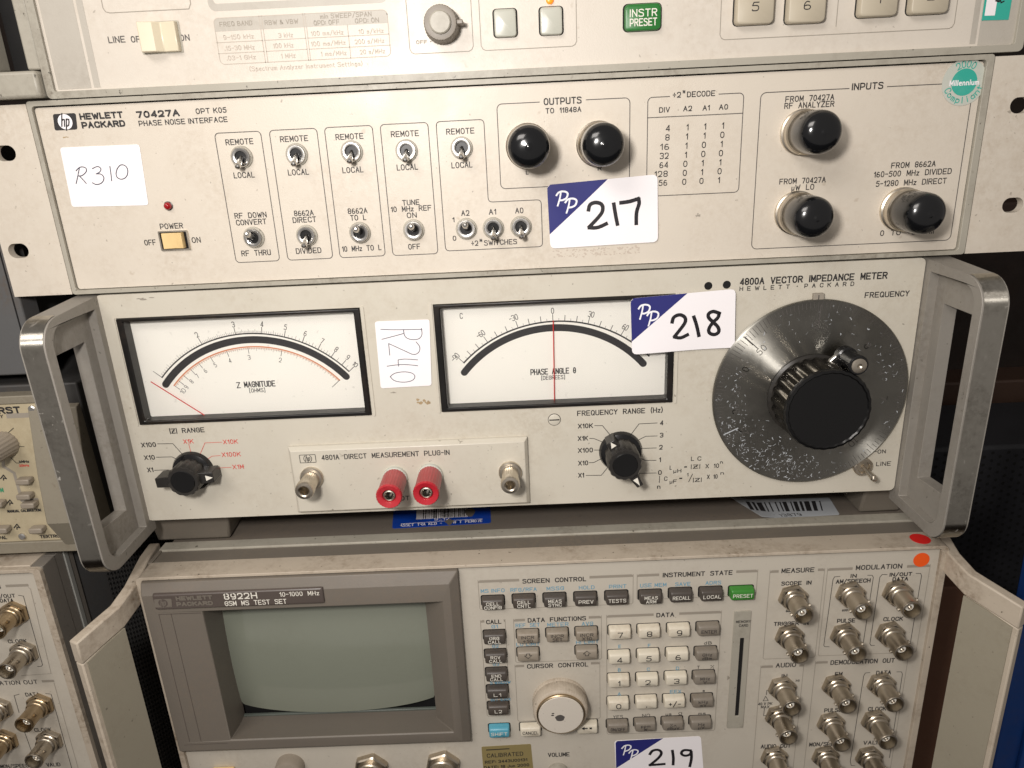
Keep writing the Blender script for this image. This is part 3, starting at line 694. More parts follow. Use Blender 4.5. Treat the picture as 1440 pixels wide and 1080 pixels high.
# ================================================================== stickers: paper on a panel
def sticker(name, corners, y, label, cat, base='paper', group=None, curl=None, radius=1.6, plane='y', zc=0, thick=.14, nu=14, nv=9):
    """corners of the paper in the photo TL TR BR BL on the plane; returns thing, paper, map (u 0-1 right, v 0-1 down)"""
    cs = [Vector(at(px, py, y)) if plane == 'y' else Vector(att(px, py, zc)) for px, py in corners]
    cen = sum(cs, Vector((0, 0))) / 4
    W = ((cs[1] - cs[0]).length + (cs[2] - cs[3]).length) / 2; H = ((cs[3] - cs[0]).length + (cs[2] - cs[1]).length) / 2
    def F(u, v, l=0.0):
        p = cs[0].lerp(cs[1], u).lerp(cs[3].lerp(cs[2], u), v); d = curl(u, v) if curl else 0
        return (p.x, y - d - l, p.y) if plane == 'y' else (p.x, p.y, zc + d + l)
    t = thing(name, (cen.x, y, cen.y) if plane == 'y' else (cen.x, cen.y, zc), label, cat, group)
    rows = []
    for j in range(nv + 1):
        v = j / nv; dv = min(v, 1 - v) * H; ins = radius - math.sqrt(max(0, radius ** 2 - (radius - dv) ** 2)) if dv < radius else 0
        rows.append([(ins / W + (1 - 2 * ins / W) * i / nu, v) for i in range(nu + 1)])
    # extra rows for the round corners
    rv = [0, radius * .15, radius * .5, radius, H - radius, H - radius * .5, H - radius * .15, H]; vs_ = sorted(set([r_ / H for r_ in rv] + [radius / H + (1 - 2 * radius / H) * j / nv for j in range(1, nv)]))
    rows = []
    for v in vs_:
        dv = min(v, 1 - v) * H; ins = radius - math.sqrt(max(0, radius ** 2 - (radius - dv) ** 2)) if dv < radius else 0
        rows.append([(ins / W + (1 - 2 * ins / W) * i / nu, v) for i in range(nu + 1)])
    m = MB(); n = nu + 1; R = len(rows)
    top_ = [F(u, v, thick) for r_ in rows for u, v in r_]; bot_ = [F(u, v, 0.0) for r_ in rows for u, v in r_]; fs = []
    for j in range(R - 1):
        for i in range(nu): a = j * n + i; fs.append((a, a + 1, a + n + 1, a + n)); fs.append((a + R * n, a + n + R * n, a + n + 1 + R * n, a + 1 + R * n))
    rim = [i for i in range(n)] + [j * n + nu for j in range(1, R)] + [(R - 1) * n + i for i in range(nu - 1, -1, -1)] + [j * n for j in range(R - 2, 0, -1)]
    for k in range(len(rim)): a, b = rim[k], rim[(k + 1) % len(rim)]; fs.append((a, b, b + R * n, a + R * n))
    m.add(top_ + bot_, fs); p = m.build('paper_sheet', base, t, smooth=50)
    return t, p, F, W, H, cs
def inv(cs, px, py, y, plane='y', zc=0):
    """photo pixel -> u,v on the sticker"""
    P = Vector(at(px, py, y)) if plane == 'y' else Vector(att(px, py, zc))
    u = v = .5
    for _ in range(8):
        q = cs[0].lerp(cs[1], u).lerp(cs[3].lerp(cs[2], u), v); e = P - q
        du = (cs[1] - cs[0]).lerp(cs[2] - cs[3], v); dv = (cs[3] - cs[0]).lerp(cs[2] - cs[1], u); D = du.x * dv.y - du.y * dv.x
        u += (e.x * dv.y - e.y * dv.x) / D; v += (du.x * e.y - du.y * e.x) / D
    return u, v
def onsheet(F, W, H, th): return lambda a, b, l: F(a / W, -b / H, th + l)          # a,b in mm from the upper left corner
def pens(m, strokes, F, W, H, cs, y, wd, th=.14, **k):
    for st in strokes:
        LC[0] += 1
        pts = [inv(cs, px, py, y, **k) for px, py in st]; pts = [(u * W, -v * H) for u, v in pts]
        if len(pts) > 2: pts = chaikin(pts, False, 2)
        m.ribbon(pts, wd, onsheet(F, W, H, th), .05 + .004 * (LC[0] % 5))
def lot(corners, y, tri, pp, digits, label, curl=None, radius=2.2):
    t, p, F, W, H, cs = sticker('lot_sticker', corners, y, label, 'sticker', group='numbered auction lot stickers', curl=curl, radius=radius, nu=22, nv=14)
    tu = inv(cs, *tri[0], y)[0]; tv = inv(cs, *tri[1], y)[1]
    m = MB(); N_ = 16; r_ = radius * .7; vs, fs = [], []
    for j in range(N_ + 1):
        v = tv * j / N_; ins = max(0, (r_ - v * H)) / W if v * H < r_ else 0
        for i in range(N_ + 1): u = ins + max(0, tu * (1 - j / N_) - ins) * i / N_; vs.append(F(u, v, .14 + .045))
    for j in range(N_):
        for i in range(N_): a = j * (N_ + 1) + i; fs.append((a, a + 1, a + N_ + 2, a + N_ + 1))
    m.add(vs, fs); m.build('printed_corner', 'navy_print', p, smooth=50)
    m = MB(); s = 1.0
    for ox, oy in pp:
        P1 = [[(ox + 4.5, oy - 8.5), (ox + 3.6, oy - 2), (ox + 2, oy + 4), (ox + 0.2, oy + 10)],
              [(ox - 1.5, oy - 4.5), (ox + 1, oy - 8.6), (ox + 8, oy - 10.5), (ox + 15, oy - 8), (ox + 13, oy - 0.5), (ox + 7, oy + 2.5), (ox + 4, oy + 2.5)]]
        LCs = []
        for st, w_ in zip(P1, (.75, .85)):
            pens(m, [st], F, W, H, cs, y, w_, .14 + .06)
    m.build('printed_monogram', 'paper_white_print', p)
    m = MB(); pens(m, digits, F, W, H, cs, y, 1.75); m.build('handwritten_number', 'marker', p)
    return t
lot([(769, 260), (924.5, 245), (925, 340), (774, 349.5)], -0.9, [(854.6, 251), (773, 329.6)], [(784, 279), (796.5, 289)],
    [[(827.5, 295), (829, 287), (838, 284), (847, 287), (848, 296), (843, 304), (828.5, 319)], [(828.5, 320), (840, 320.5), (852.5, 314.5)],
     [(863, 287), (865, 300), (868, 315)], [(873, 285), (885, 283.5), (897, 279.5)], [(898, 280), (899, 286), (894.5, 298), (894.5, 314)]],
    'white and navy lot sticker with handwritten 217, below the two black output caps', curl=lambda u, v: 0.25 + 1.1 * max(0, u - .75) ** 2 * 4 * (v) + .5 * max(0, .2 - u))
lot([(886, 419), (1033.5, 405.5), (1032, 487.5), (888, 497)], -1.4, [(966, 411.8), (887, 479)], [(899, 437.5), (911, 447)],
    [[(944.5, 452), (946, 445), (955, 441), (963, 445), (963.5, 452), (957, 461), (948, 472)], [(948, 473), (956, 475), (966, 470)],
     [(975, 445), (979, 457), (982, 471)], [(1010, 439.5), (1002, 436.5), (995, 440), (995, 446), (1002, 452), (1010, 460), (1010, 467), (1003, 470.5), (995.5, 467), (996, 460), (1003, 451), (1009, 446), (1010.5, 440)]],
    'white and navy lot sticker with handwritten 218, curling over the phase angle meter corner', curl=lambda u, v: 1.0 + 2.6 * (max(0, .55 - u) ** 2) * (.25 + v) + .8 * math.sin(u * 7) * max(0, v - .6) + 1.2 * max(0, u - .8))

def note(corners, y, strokes, label, wd=.5, radius=1.2):
    t, p, F, W, H, cs = sticker('handwritten_sticker', corners, y, label, 'sticker', group='square handwritten stickers', radius=radius)
    m = MB(); pens(m, strokes, F, W, H, cs, y, wd); m.build('handwriting', 'pen', p)
def Z1(pts): return [(x / 2.7, y / 2.7) for x, y in pts]
note([(84.4, 207.5), (196, 203), (209, 288.5), (101.5, 291)], -0.7,
     [Z1(p) for p in ([(302, 640), (296, 670), (290, 697)], [(290, 648), (305, 632), (328, 636), (330, 652), (312, 668), (300, 668)], [(302, 668), (316, 682), (328, 696)],
      [(352, 640), (372, 630), (386, 640), (380, 654), (366, 660)], [(366, 660), (386, 660), (398, 676), (388, 696), (366, 702), (352, 694)], [(418, 632), (422, 660), (425, 686)],
      [(446, 640), (440, 660), (446, 676), (464, 682), (482, 672), (488, 648), (478, 628), (458, 624), (446, 640)])],
     'white sticker handwritten R310, left end of the toggle switch rack unit', .42)
def Z5(pts): return [(480 + x / 2.7, 380 + y / 2.7) for x, y in pts]
note([(527, 452), (604, 449), (607, 542), (535.5, 546)], -1.2,
     [Z5(p) for p in ([(150, 224), (200, 226), (306, 224)], [(304, 220), (308, 244), (296, 262), (262, 264), (240, 252), (236, 226)], [(236, 240), (200, 250), (154, 262)],
      [(284, 272), (300, 290), (296, 312), (276, 322), (250, 310), (180, 278)], [(180, 278), (182, 300), (184, 322)], [(290, 340), (240, 336), (216, 340)], [(216, 340), (216, 352), (218, 364)], [(290, 362), (230, 356), (174, 364)],
      [(186, 404), (200, 390), (240, 384), (272, 390), (282, 404), (270, 420), (236, 426), (200, 420), (186, 404)])],
     'white sticker handwritten R240 sideways, between the two needle meters', .34)

# ================================================================== THIRD: vector impedance meter with two needle meters and a big dial
Y2 = -0.9
vim = thing('vector_impedance_meter', (-3, 0, -124.3), 'impedance meter with two needle meters, big scratched steel dial and metal ear handles', 'test instrument')
m = MB(); m.box(-204, 197, 7, 400, -122.5, -3); m.build('case', 'dark_cover', vim, bevel=1)
MR = [(-195.6, -76.0, -69.0, -12.8), (-40.4, 77.3, -69.0, -12.9)]
m = MB(); m.plate(rr(-203.3, 196.0, -124.3, -1.0, 2.6, 5), [[(a, c), (b, c), (b, d), (a, d)] for a, b, c, d in MR], Y2, 7)
pan = m.build('front_panel', 'cream_panel_old', vim, bevel=.9)
m = MB(); m.box(-213.6, -203.6, 2, 400, -126, -1.2); m.build('side_frame', 'cast_grey', vim, bevel=.8)
m = MB(); m.box(196.3, 208.2, 2, 400, -126, -1.2); m.build('side_frame', 'cast_grey', vim, bevel=.8)
ear_handle(vim, -1, -213.4, -202.2, -1.0, -131.5, 47.5); ear_handle(vim, 1, 208.0, 196.4, -1.0, -131.5, 47.0)
# feet under the case
for sx in (-1, 1):
    a0, a1 = (-212, -170) if sx < 0 else (189, 212)
    m = MB(); m.hexa([(a0, 19, -148.6), (a1, 19, -148.6), (a1 - 3, 70, -148.6), (a0, 70, -148.6), (a0, 13, -126), (a1 + 4 * (sx < 0), 13, -126), (a1, 75, -126), (a0, 75, -126)]); m.build('foot', 'taupe_cover', vim, bevel=1.5)
def circle3(p, q, r):
    ax, ay = p; bx, by = q; cx, cy = r
    d = 2 * (ax * (by - cy) + bx * (cy - ay) + cx * (ay - by))
    ux = ((ax * ax + ay * ay) * (by - cy) + (bx * bx + by * by) * (cy - ay) + (cx * cx + cy * cy) * (ay - by)) / d
    uy = ((ax * ax + ay * ay) * (cx - bx) + (bx * bx + by * by) * (ax - cx) + (cx * cx + cy * cy) * (bx - ax)) / d
    return ux, uy, math.hypot(ax - ux, ay - uy)
YF = 5.0
def meter(R, k, ox, oy):
    x0, x1, z0, z1 = R
    m = MB(); m.plate([(x0 + .15, z0 + .15), (x1 - .15, z0 + .15), (x1 - .15, z1 - .15), (x0 + .15, z1 - .15)], [rr(x0 + 3.4, x1 - 3.2, z0 + 2.3, z1 - 1.9, .8, 3)], -1.9, YF + .3)
    o = m.build('needle_meter', 'black_bezel', vim, bevel=.6)
    m = MB(); m.poly([(x0 + 2, z0 + 1.5), (x1 - 2, z0 + 1.5), (x1 - 2, z1 - 1), (x0 + 2, z1 - 1)], onY(YF)); m.build('scale_card', 'meter_white', o)
    def q(px, py): return at(ox + px / 4, oy + py / 4, YF)
    def arc(a, b, c, w_, mat_, nm='scale_arc', grow=0.0, cap=False):
        cx, cz, r = circle3(q(*a), q(*b), q(*c)); A = math.atan2(q(*a)[1] - cz, q(*a)[0] - cx); B = math.atan2(q(*c)[1] - cz, q(*c)[0] - cx)
        mm = MB(); P = [(cx + r * math.cos(A + (B - A) * i / 48), cz + r * math.sin(A + (B - A) * i / 48)) for i in range(49)]
        mm.ribbon(P, w_, onY(YF), .06 + grow)
        if cap:
            for p in (P[0], P[-1]): mm.poly(circ(p[0], p[1], w_ / 2, 18), onY(YF), .065 + grow)
        mm.build(nm, mat_, o); return cx, cz, r
    def tick(mm, C_, p, r0, r1, w_=.3):
        if isinstance(p, tuple): qx, qz = q(*p); a = math.atan2(qz - C_[1], qx - C_[0])
        else: a = p
        mm.ribbon([(C_[0] + r0 * math.cos(a), C_[1] + r0 * math.sin(a)), (C_[0] + r1 * math.cos(a), C_[1] + r1 * math.sin(a))], w_, onY(YF), .08); return a
    tx = MB()
    def num(s, px, py, w_, h_, rot=0.0, wd=.3):
        a = q(px, py); text_uv(tx, s, a[0], a[1], w_, h_, wd, onY(YF - .08), rot=rot, gap=1.8)
    if k == 1:
        arc((252, 483), (750, 230), (1268, 438), 3.6, 'ink', 'scale_band', cap=True)
        A = arc((232, 443), (720, 196), (1282, 408), .65, 'ink'); B = arc((300, 488), (760, 270), (1230, 458), .7, 'arc_orange')
        arc((310, 490), (760, 279), (1222, 460), .18, 'arc_orange', grow=.01)
        maj = [(232, 443), (453, 250), (645, 198), (793, 193), (920, 212), (1022, 243), (1110, 283), (1185, 325), (1245, 370), (1285, 408)]
        r = A[2]; an = [tick(tx, A, p, r, r + 3.4, .32) for p in maj]; tick(tx, A, an[0], r, r + 5.2, .25)
        sub = [20, 20, 20, 10, 5, 5, 5, 2, 2]
        for i in range(9):
            for j in range(1, sub[i]):
                t = j / sub[i]; a = an[i] + (an[i + 1] - an[i]) * t; long = (j % (5 if sub[i] >= 10 else 3) == 0) if sub[i] != 2 else True
                tick(tx, A, a, r, r + (2.2 if long else 1.4), .13)
        r = B[2]; mj = [(1230, 458), (905, 292), (715, 278), (595, 295), (505, 330), (440, 365), (395, 400), (357, 435), (330, 465), (303, 490)]
        an2 = [tick(tx, B, p, r - .5, r - 3.4, .26) for p in mj]; tick(tx, B, an2[0], r, r - 5.4, .26)
        for i, s_ in enumerate((20, 20, 10, 10, 5, 5, 2, 2, 2)):
            for j in range(1, s_): tick(tx, B, an2[i] + (an2[i + 1] - an2[i]) * j / s_, r - .5, r - (2.2 if j % 5 == 0 else 1.5), .12)
        for s, px, py in (('2', 427, 203), ('3', 632, 145), ('4', 793, 143), ('5', 926, 160), ('6', 1038, 195), ('7', 1133, 238), ('8', 1212, 285), ('9', 1277, 330)):
            a = math.atan2(q(px, py)[1] - A[1], q(px, py)[0] - A[0]); num(s, px, py, 1.1, 2.6, a - math.pi / 2)
        num('10', 1318, 370, 2.2, 2.2, -.85)
        for s, px, py in (('10', 350, 520), ('9', 368, 497), ('8', 397, 465), ('7', 430, 435), ('6', 475, 405), ('5', 531, 373), ('4', 613, 348), ('3', 722, 330), ('2', 897, 345)):
            a = math.atan2(q(px, py)[1] - B[1], q(px, py)[0] - B[0]); num(s, px, py, 1.0 * len(s) + (.6 if len(s) > 1 else 0), 2.2, a - math.pi / 2, .24)
        T(tx, 'Z', 332.5, 338.2, 541.6, 8, YF, .42, .08); T(tx, 'MAGNITUDE', 343, 387.3, 540, 8, YF, .5, .08, gap=2.8); T(tx, '[OHMS]', 350.5, 373, 548.8, 5.4, YF, .3, .08)
        n0, n1 = (175, 462), (495, 662)
    else:
        arc((212, 455), (720, 203), (1218, 405), 3.6, 'ink', 'scale_band', cap=True); A = arc((210, 400), (720, 167), (1250, 362), .75, 'ink'); r = A[2]
        kp = {-90: (210, 400), -60: (338, 278), -30: (512, 198), 0: (710, 167), 30: (908, 180), 60: (1090, 250)}
        ang = {d: math.atan2(q(*p)[1] - A[1], q(*p)[0] - A[0]) for d, p in kp.items()}; ang[90] = ang[60] + (ang[60] - ang[30])
        for d in range(-90, 91, 5):
            lo = max(-90, min(60, (d // 30) * 30)); a = ang[lo] + (ang[lo + 30] - ang[lo]) * (d - lo) / 30
            tick(tx, A, a, r, r + (3.6 if d % 30 == 0 else (3.0 if d % 10 == 0 else 1.5)), .30 if d % 10 == 0 else .15)
        for s, px, py in (('-90', 160, 370), ('-60', 303, 240), ('-30', 488, 148), ('0', 708, 108), ('30', 926, 128), ('60', 1118, 200)):
            a = math.atan2(q(px, py)[1] - A[1], q(px, py)[0] - A[0]); num(s, px, py, {1: 1.2, 2: 2.7, 3: 4.2}[len(s)], 2.7, a - math.pi / 2)
        num('C', 194, 137, 1.1, 2.7)
        T(tx, 'PHASE  ANGLE  θ', 745.8, 810, 522, 8, YF, .5, .08, gap=2.8); T(tx, '[DEGREES]', 761, 794.5, 530.8, 5.4, YF, .3, .08)
        n0, n1 = (711, 158), (718, 615)
    tx.build('scale_lettering', 'ink', o)
    a = q(*n0); b = q(*n1); m = MB(); m.tube([(a[0], YF - 1.4, a[1]), (b[0], YF - 1.4, b[1])], .24, 8); m.build('needle', 'needle_red', o)
    m = MB(); m.box(x0 + 3.0, x1 - 3.0, -.2, .5, z0 + 2.0, z1 - 1.6); m.build('window', 'clear_window', o)
    # moulded lips left and right of the meter
    for xx in (x0 - 1.9, x1 + .5): m = MB(); m.plate(rr(xx, xx + 1.4, z0 - .4, z1 + .6, .6, 2), [], Y2 - .5, Y2 + 1); m.build('meter_clip', 'cream_panel_old', o, bevel=.25)
meter(MR[0], 1, 170, 420); meter(MR[1], 2, 600, 410)
m = MB()
TT(m, '''~|238.5|249|606|6.6
RANGE|255.7|287.6|604.8|6.6
X100|198.5|219.4|625.4|6.2
X10|202.6|217.8|643.2|6.2
X1|207|215.6|660.6|6.2
FREQUENCY  RANGE  (Hz)|811.5|931.9|578.7|7
X10K|812.6|833.8|598.8|6.2
X1K|812.4|826.9|616.3|6.2
X100|812.6|833.8|633|6.2
X10|813|827|651|6.2
X1|813|821.3|668.2|6.2
4|928|932.8|594.5|6.2
3|928|932.8|611.8|6.2
2|927|931.7|628.8|6.2
1|927|929.4|646.4|6.2
0|925.3|930.6|664.3|6.2
n|924|928.7|684|6
FREQUENCY|1216|1278.5|413.7|7.6''', Y2, .46)
TT(m, '''4800A  VECTOR  IMPEDANCE  METER|1040.7|1247.4|391.6|9.2''', Y2, .62)
T(m, 'HEWLETT • PACKARD', 1040, 1200.7, 402.5, 5.8, Y2, .36, gap=10)
TT(m, '''ON|1234|1245.6|634.8|5.2
LINE|1232|1252.6|652|5.6
L C|971.6|986|644.8|5.6
L|941.6|944.6|657.5|5.6
µH|946.9|958|662|5
=|962|966|656.5|4
~|971.5|984.5|656|5.2
X  10|992|1011|655|5.8
n|1012.5|1016.6|649.6|4.4
C|933.8|938.4|673|5.6
µF|941.6|951.6|677|5
=|955|959.4|672.5|4
1|966|968|667.5|4.6
/|968|974|672|9
~|974.5|986.5|674.8|5.2
X  10|994|1009|670.2|5.8
n|1013|1018|665|4.4''', Y2, .36)
L7 = lambda pts: [(180 + x / 7.2, 590 + y / 7.2) for x, y in pts]
L8 = lambda pts: [(780 + x / 5.333, 560 + y / 5.333) for x, y in pts]
for p in ([(300, 245), (455, 243), (560, 360)], [(288, 380), (447, 377), (500, 405)], [(270, 513), (410, 508)]): PL(m, L7(p), Y2, .32)
for p in ([(300, 205), (358, 205), (410, 268)], [(262, 300), (295, 302), (365, 330)], [(297, 388), (345, 388)], [(258, 483), (292, 482), (355, 450)], [(235, 578), (350, 577), (405, 508)],
          [(768, 185), (632, 192), (562, 285)], [(768, 282), (682, 285), (610, 322)], [(762, 372), (640, 376)], [(760, 465), (680, 466), (625, 440)], [(762, 560), (610, 563)], [(787, 583), (785, 632)]): PL(m, L8(p), Y2, .32)
PL(m, [(1216, 636), (1233, 634.8)], Y2, .32)
m.build('printed_lettering', 'ink', pan)
m = MB()
TT(m, '''X1K|257.8|272.2|620.6|6
X10K|313.6|334.6|621|6
X100K|311.7|338.6|638.9|6
X1M|327|342.8|656.3|6''', Y2, .34)
for p in ([(615, 245), (637, 330)], [(952, 228), (780, 235), (733, 345)], [(935, 363), (850, 370), (810, 398)], [(1045, 483), (900, 490)]): PL(m, L7(p), Y2, .24)
m.build('printed_lettering', 'ink_red', pan)
# holes and screws on the panel
for px, py in ((996, 402), (1022, 400.3)):
    cx, cz = at(px, py, Y2); m = MB(); m.lathe([(1.95, -.06), (.2, -.06)], n=24); m.build('pilot_hole', 'void', vim, loc=(cx, Y2, cz))
cx, cz = at(779.5, 590, Y2); m = MB(); m.lathe([(3.0, .2), (3.0, -.35), (2.7, -.5)], n=32); o = m.build('zero_adjuster', 'cream_panel_old', vim, loc=(cx, Y2, cz))
m = MB(); m.lathe([(3.3, .0), (3.3, -.12), (3.0, -.12)], n=32, cap1=False); m.build('slot_ring', 'knob_black', o, loc=(cx, Y2, cz))
m = MB(); m.box(-2.6, 2.6, -.62, -.45, -.3, .3); m.build('slot', 'knob_black', o, loc=(cx, Y2, cz))
# range knobs with skirts, a bar grip and white arrow marks
def range_knob(px, py, L_, ang, rsk, two):
    cx, cz = at(px, py, Y2); loc = (cx, Y2, cz); ca, sa = math.cos(ang), math.sin(ang)
    m = MB(); m.lathe([(rsk, 0), (rsk, -.6), (rsk * .93, -2.3), (rsk * .72, -3.4), (rsk * .6, -3.6)], n=48, cap1=True); o = m.build('range_knob', 'black_plastic', vim, loc=loc, smooth=40)
    m = MB(); rb = rsk * .73; m.lathe([(rb, -3.2), (rb, -L_ + .8), (rb * .93, -L_), (rb * .8, -L_ + .05)], n=96, rf=lambda a: 1 + .06 * abs(math.sin(a * 7)))
    m.build('grip', 'knob_black', o, loc=loc, smooth=40)
    m = MB(); m.lathe([(rb * .78, -L_), (rb * .74, -L_ - .35), (rb * .6, -L_ - .3), (.2, -L_ - .25)], n=40); m.build('knob_face', 'knob_face', o, loc=loc)
    m = MB()
    def bar(u0, u1, h0, h1, y0, y1):
        P = lambda u, v, y: (u * ca - v * sa, y, u * sa + v * ca)
        m.hexa([P(u0, -h0, y1), P(u1, -h1, y1), P(u1, -h1, y0), P(u0, -h0, y0), P(u0, h0, y1), P(u1, h1, y1), P(u1, h1, y0), P(u0, h0, y0)])
    l1, l2 = rsk * 1.34, rsk * (1.12 if two else 1.36)
    bar(0, l2, 3.4, 2.9 if not two else 2.4, -2.6, -L_ + (2.2 if not two else 5.0)); bar(0, -l1, 3.4, 2.6 if not two else 1.7, -2.6, -L_ + 1.2)
    m.build('pointer_bar', 'knob_black', o, loc=loc, bevel=.35)
    m = MB(); P = lambda u, v, y: (u * ca - v * sa, y, u * sa + v * ca)
    ya = -L_ + (2.2 if not two else 5.0) - .06
    m.add([P(l2 * .74, -1.5, ya), P(l2 * .74, 1.5, ya), P(l2 * .99, 0, ya)], [(0, 1, 2)])
    if two: yb = -L_ + 1.14; m.add([P(-l1 * .66, -1.3, yb), P(-l1 * .66, 1.3, yb), P(-l1 * .96, 0, yb)], [(0, 1, 2)])
    m.build('arrow_mark', 'ink_white', o, loc=loc)
range_knob(272.5, 661.5, 13.5, math.radians(3), 10.9, False)
range_knob(872.5, 634.5, 17, math.radians(122), 11.2, True)
# frequency dial
DX, DZ = at(1139.3, 555.3, -4.0)
m = MB(); m.lathe([(48.6, -2.0), (48.6, -3.6), (48.2, -4.0)], n=120); dial = m.build('frequency_dial', 'dial_steel', vim, loc=(DX, 0, DZ), smooth=35)
m = MB(); fy = onY(-4.0)
for k in range(150):
    a = math.radians(90 - k * 2.4); 
    d = math.degrees(a) % 360
    if 215 < d < 262: continue
    ln = 5.0 if k % 5 == 0 else 3.0
    if 120 < d < 150: ln += 1.6
    m.ribbon([((48 - .5) * math.cos(a), (48 - .5) * math.sin(a)), ((47.5 - ln) * math.cos(a), (47.5 - ln) * math.sin(a))], .26, fy, .05)
for s, px, py in (('50', 1071, 492), ('40', 1047, 523), ('35', 1036, 549), ('30', 1034.5, 575), ('25', 1046, 607), ('5', 1148.5, 457), ('8', 1220, 486), ('10', 1200, 622), ('9', 1240, 523), ('7', 1243, 560)):
    x, z = at(px, py, -4.0); a = math.atan2(z - DZ, x - DX)
    text_uv(m, s, x - DX, z - DZ, 4.6 if len(s) > 1 else 2.0, 3.2, .34, fy, rot=a - math.pi / 2)
for a0, r0, r1 in ((math.radians(137.5), 47, 38), (math.radians(88.5), 46, 36)):
    m.ribbon([(r0 * math.cos(a0), r0 * math.sin(a0)), (r1 * math.cos(a0), r1 * math.sin(a0))], .5, fy, .05)
m.v = [(v[0], v[1], v[2]) for v in m.v]
m.build('engraved_scale', 'ink_grey', dial, loc=(DX, 0, DZ))
m = MB(); a0 = math.radians(205)
m.ribbon([(46.5 * math.cos(a0), 46.5 * math.sin(a0)), (39 * math.cos(a0), 39 * math.sin(a0))], .6, fy, .06)
random.seed(3)
for k in range(420):                                          # scratches worn into the steel, mostly on the lower left
    a = math.radians(random.choice([random.gauss(235, 32), random.gauss(235, 32), random.uniform(0, 360)])); r = 47 - abs(random.gauss(0, 9))
    if r < 24: continue
    p = [(r * math.cos(a), r * math.sin(a))]; h = random.uniform(0, 6.28)
    for q_ in range(random.choice((1, 2, 2, 3))): h += random.gauss(0, .7); l_ = random.uniform(.2, .8); p.append((p[-1][0] + l_ * math.cos(h), p[-1][1] + l_ * math.sin(h)))
    if math.hypot(*p[-1]) > 47.8: continue
    m.ribbon(p, random.choice((.08, .12, .18, .34)), fy, .04 + .002 * (k % 6))
m.build('scratches', 'silver_label', dial, loc=(DX, 0, DZ))
m = MB(); m.lathe([(21.6, -3.9), (21.6, -5.4), (20.6, -6.2), (20.4, -6.4)], n=80); m.build('knob_collar', 'knob_black', dial, loc=(DX, 0, DZ))
m = MB(); m.lathe([(19.6, -6.2), (20.2, -7.2), (20.2, -23.5), (20.0, -24.6)], n=168, rf=lambda a: 1 + .03 * math.cos(24 * a)); m.build('fluted_grip', 'flute_metal', dial, loc=(DX, 0, DZ), smooth=70)
m = MB(); m.lathe([(20.5, -24.2), (20.6, -25.2), (20.1, -26.2), (19.0, -26.5), (18.6, -26.1), (18.4, -25.9), (.3, -25.8)], n=112, rf=lambda a: 1 + .008 * math.cos(28 * a)); m.build('knob_face', 'knob_face', dial, loc=(DX, 0, DZ), smooth=40)
hx, hz_ = at(1194, 505, -15)[0] - DX, at(1194, 505, -15)[1] - DZ; hx, hz_ = hx * 1.0, hz_ * 1.0
ha = math.atan2(hz_, hx); hr_ = math.hypot(hx, hz_)
m = MB(); P = lambda u, v, y: (u * math.cos(ha) - v * math.sin(ha), y, u * math.sin(ha) + v * math.cos(ha))
m.hexa([P(19, -6.5, -12.6), P(hr_, -4.6, -12.6), P(hr_, -4.6, -10.0), P(19, -6.5, -10.0), P(19, 6.5, -12.6), P(hr_, 4.6, -12.6), P(hr_, 4.6, -10), P(19, 6.5, -10)]); m.build('crank_arm', 'chrome', dial, loc=(DX, 0, DZ), bevel=.6)
m = MB(); m.lathe([(5.2, -9.5), (5.2, -13.2), (4.4, -13.8), (4.3, -22.2), (4.7, -22.8), (4.7, -25.0), (4.2, -25.6), (3.6, -25.6)], hx, hz_, 36, cap1=False); m.build('crank_post', 'black_plastic', dial, loc=(DX, 0, DZ))
m = MB(); m.lathe([(3.7, -25.0), (3.5, -25.9), (2.4, -26.2), (1.2, -26.3), (.5, -25.8)], hx, hz_, 28); m.build('post_screw', 'nickel', dial, loc=(DX, 0, DZ))
m = MB(); a = at(1149, 418.5, Y2); m.box(a[0] - 2.5, a[0] + 2.5, Y2 - 2.2, Y2, a[1] - 3.4, a[1] + 2.4); ix = m.build('index_mark', 'line_grey', vim, bevel=.2)
m = MB(); m.ribbon([(a[0] - .1, a[1] - 3.2), (a[0] - .1, a[1] + 1.6)], .4, onY(Y2 - 2.2), .06); m.build('index_line', 'ink', ix)
# line toggle
cx, cz = at(1212, 655, Y2); loc = (cx, Y2, cz)
m = MB(); m.lathe([(5.0, 0), (5.0, -1.6), (4.3, -2.2), (3.3, -2.2), (2.9, -1.0), (.3, -1.0)], n=32); o = m.build('toggle_switch', 'nickel', vim, loc=loc)
m = MB(); m.tube([(0, -1, 0), (1.2, -4.5, -1.4), (2.4, -8.5, -3.0), (2.8, -9.6, -3.4), (2.9, -10.2, -3.6)], [1.0, 1.2, 1.7, 1.5, .6], 14); m.build('lever', 'nickel', o, loc=loc)
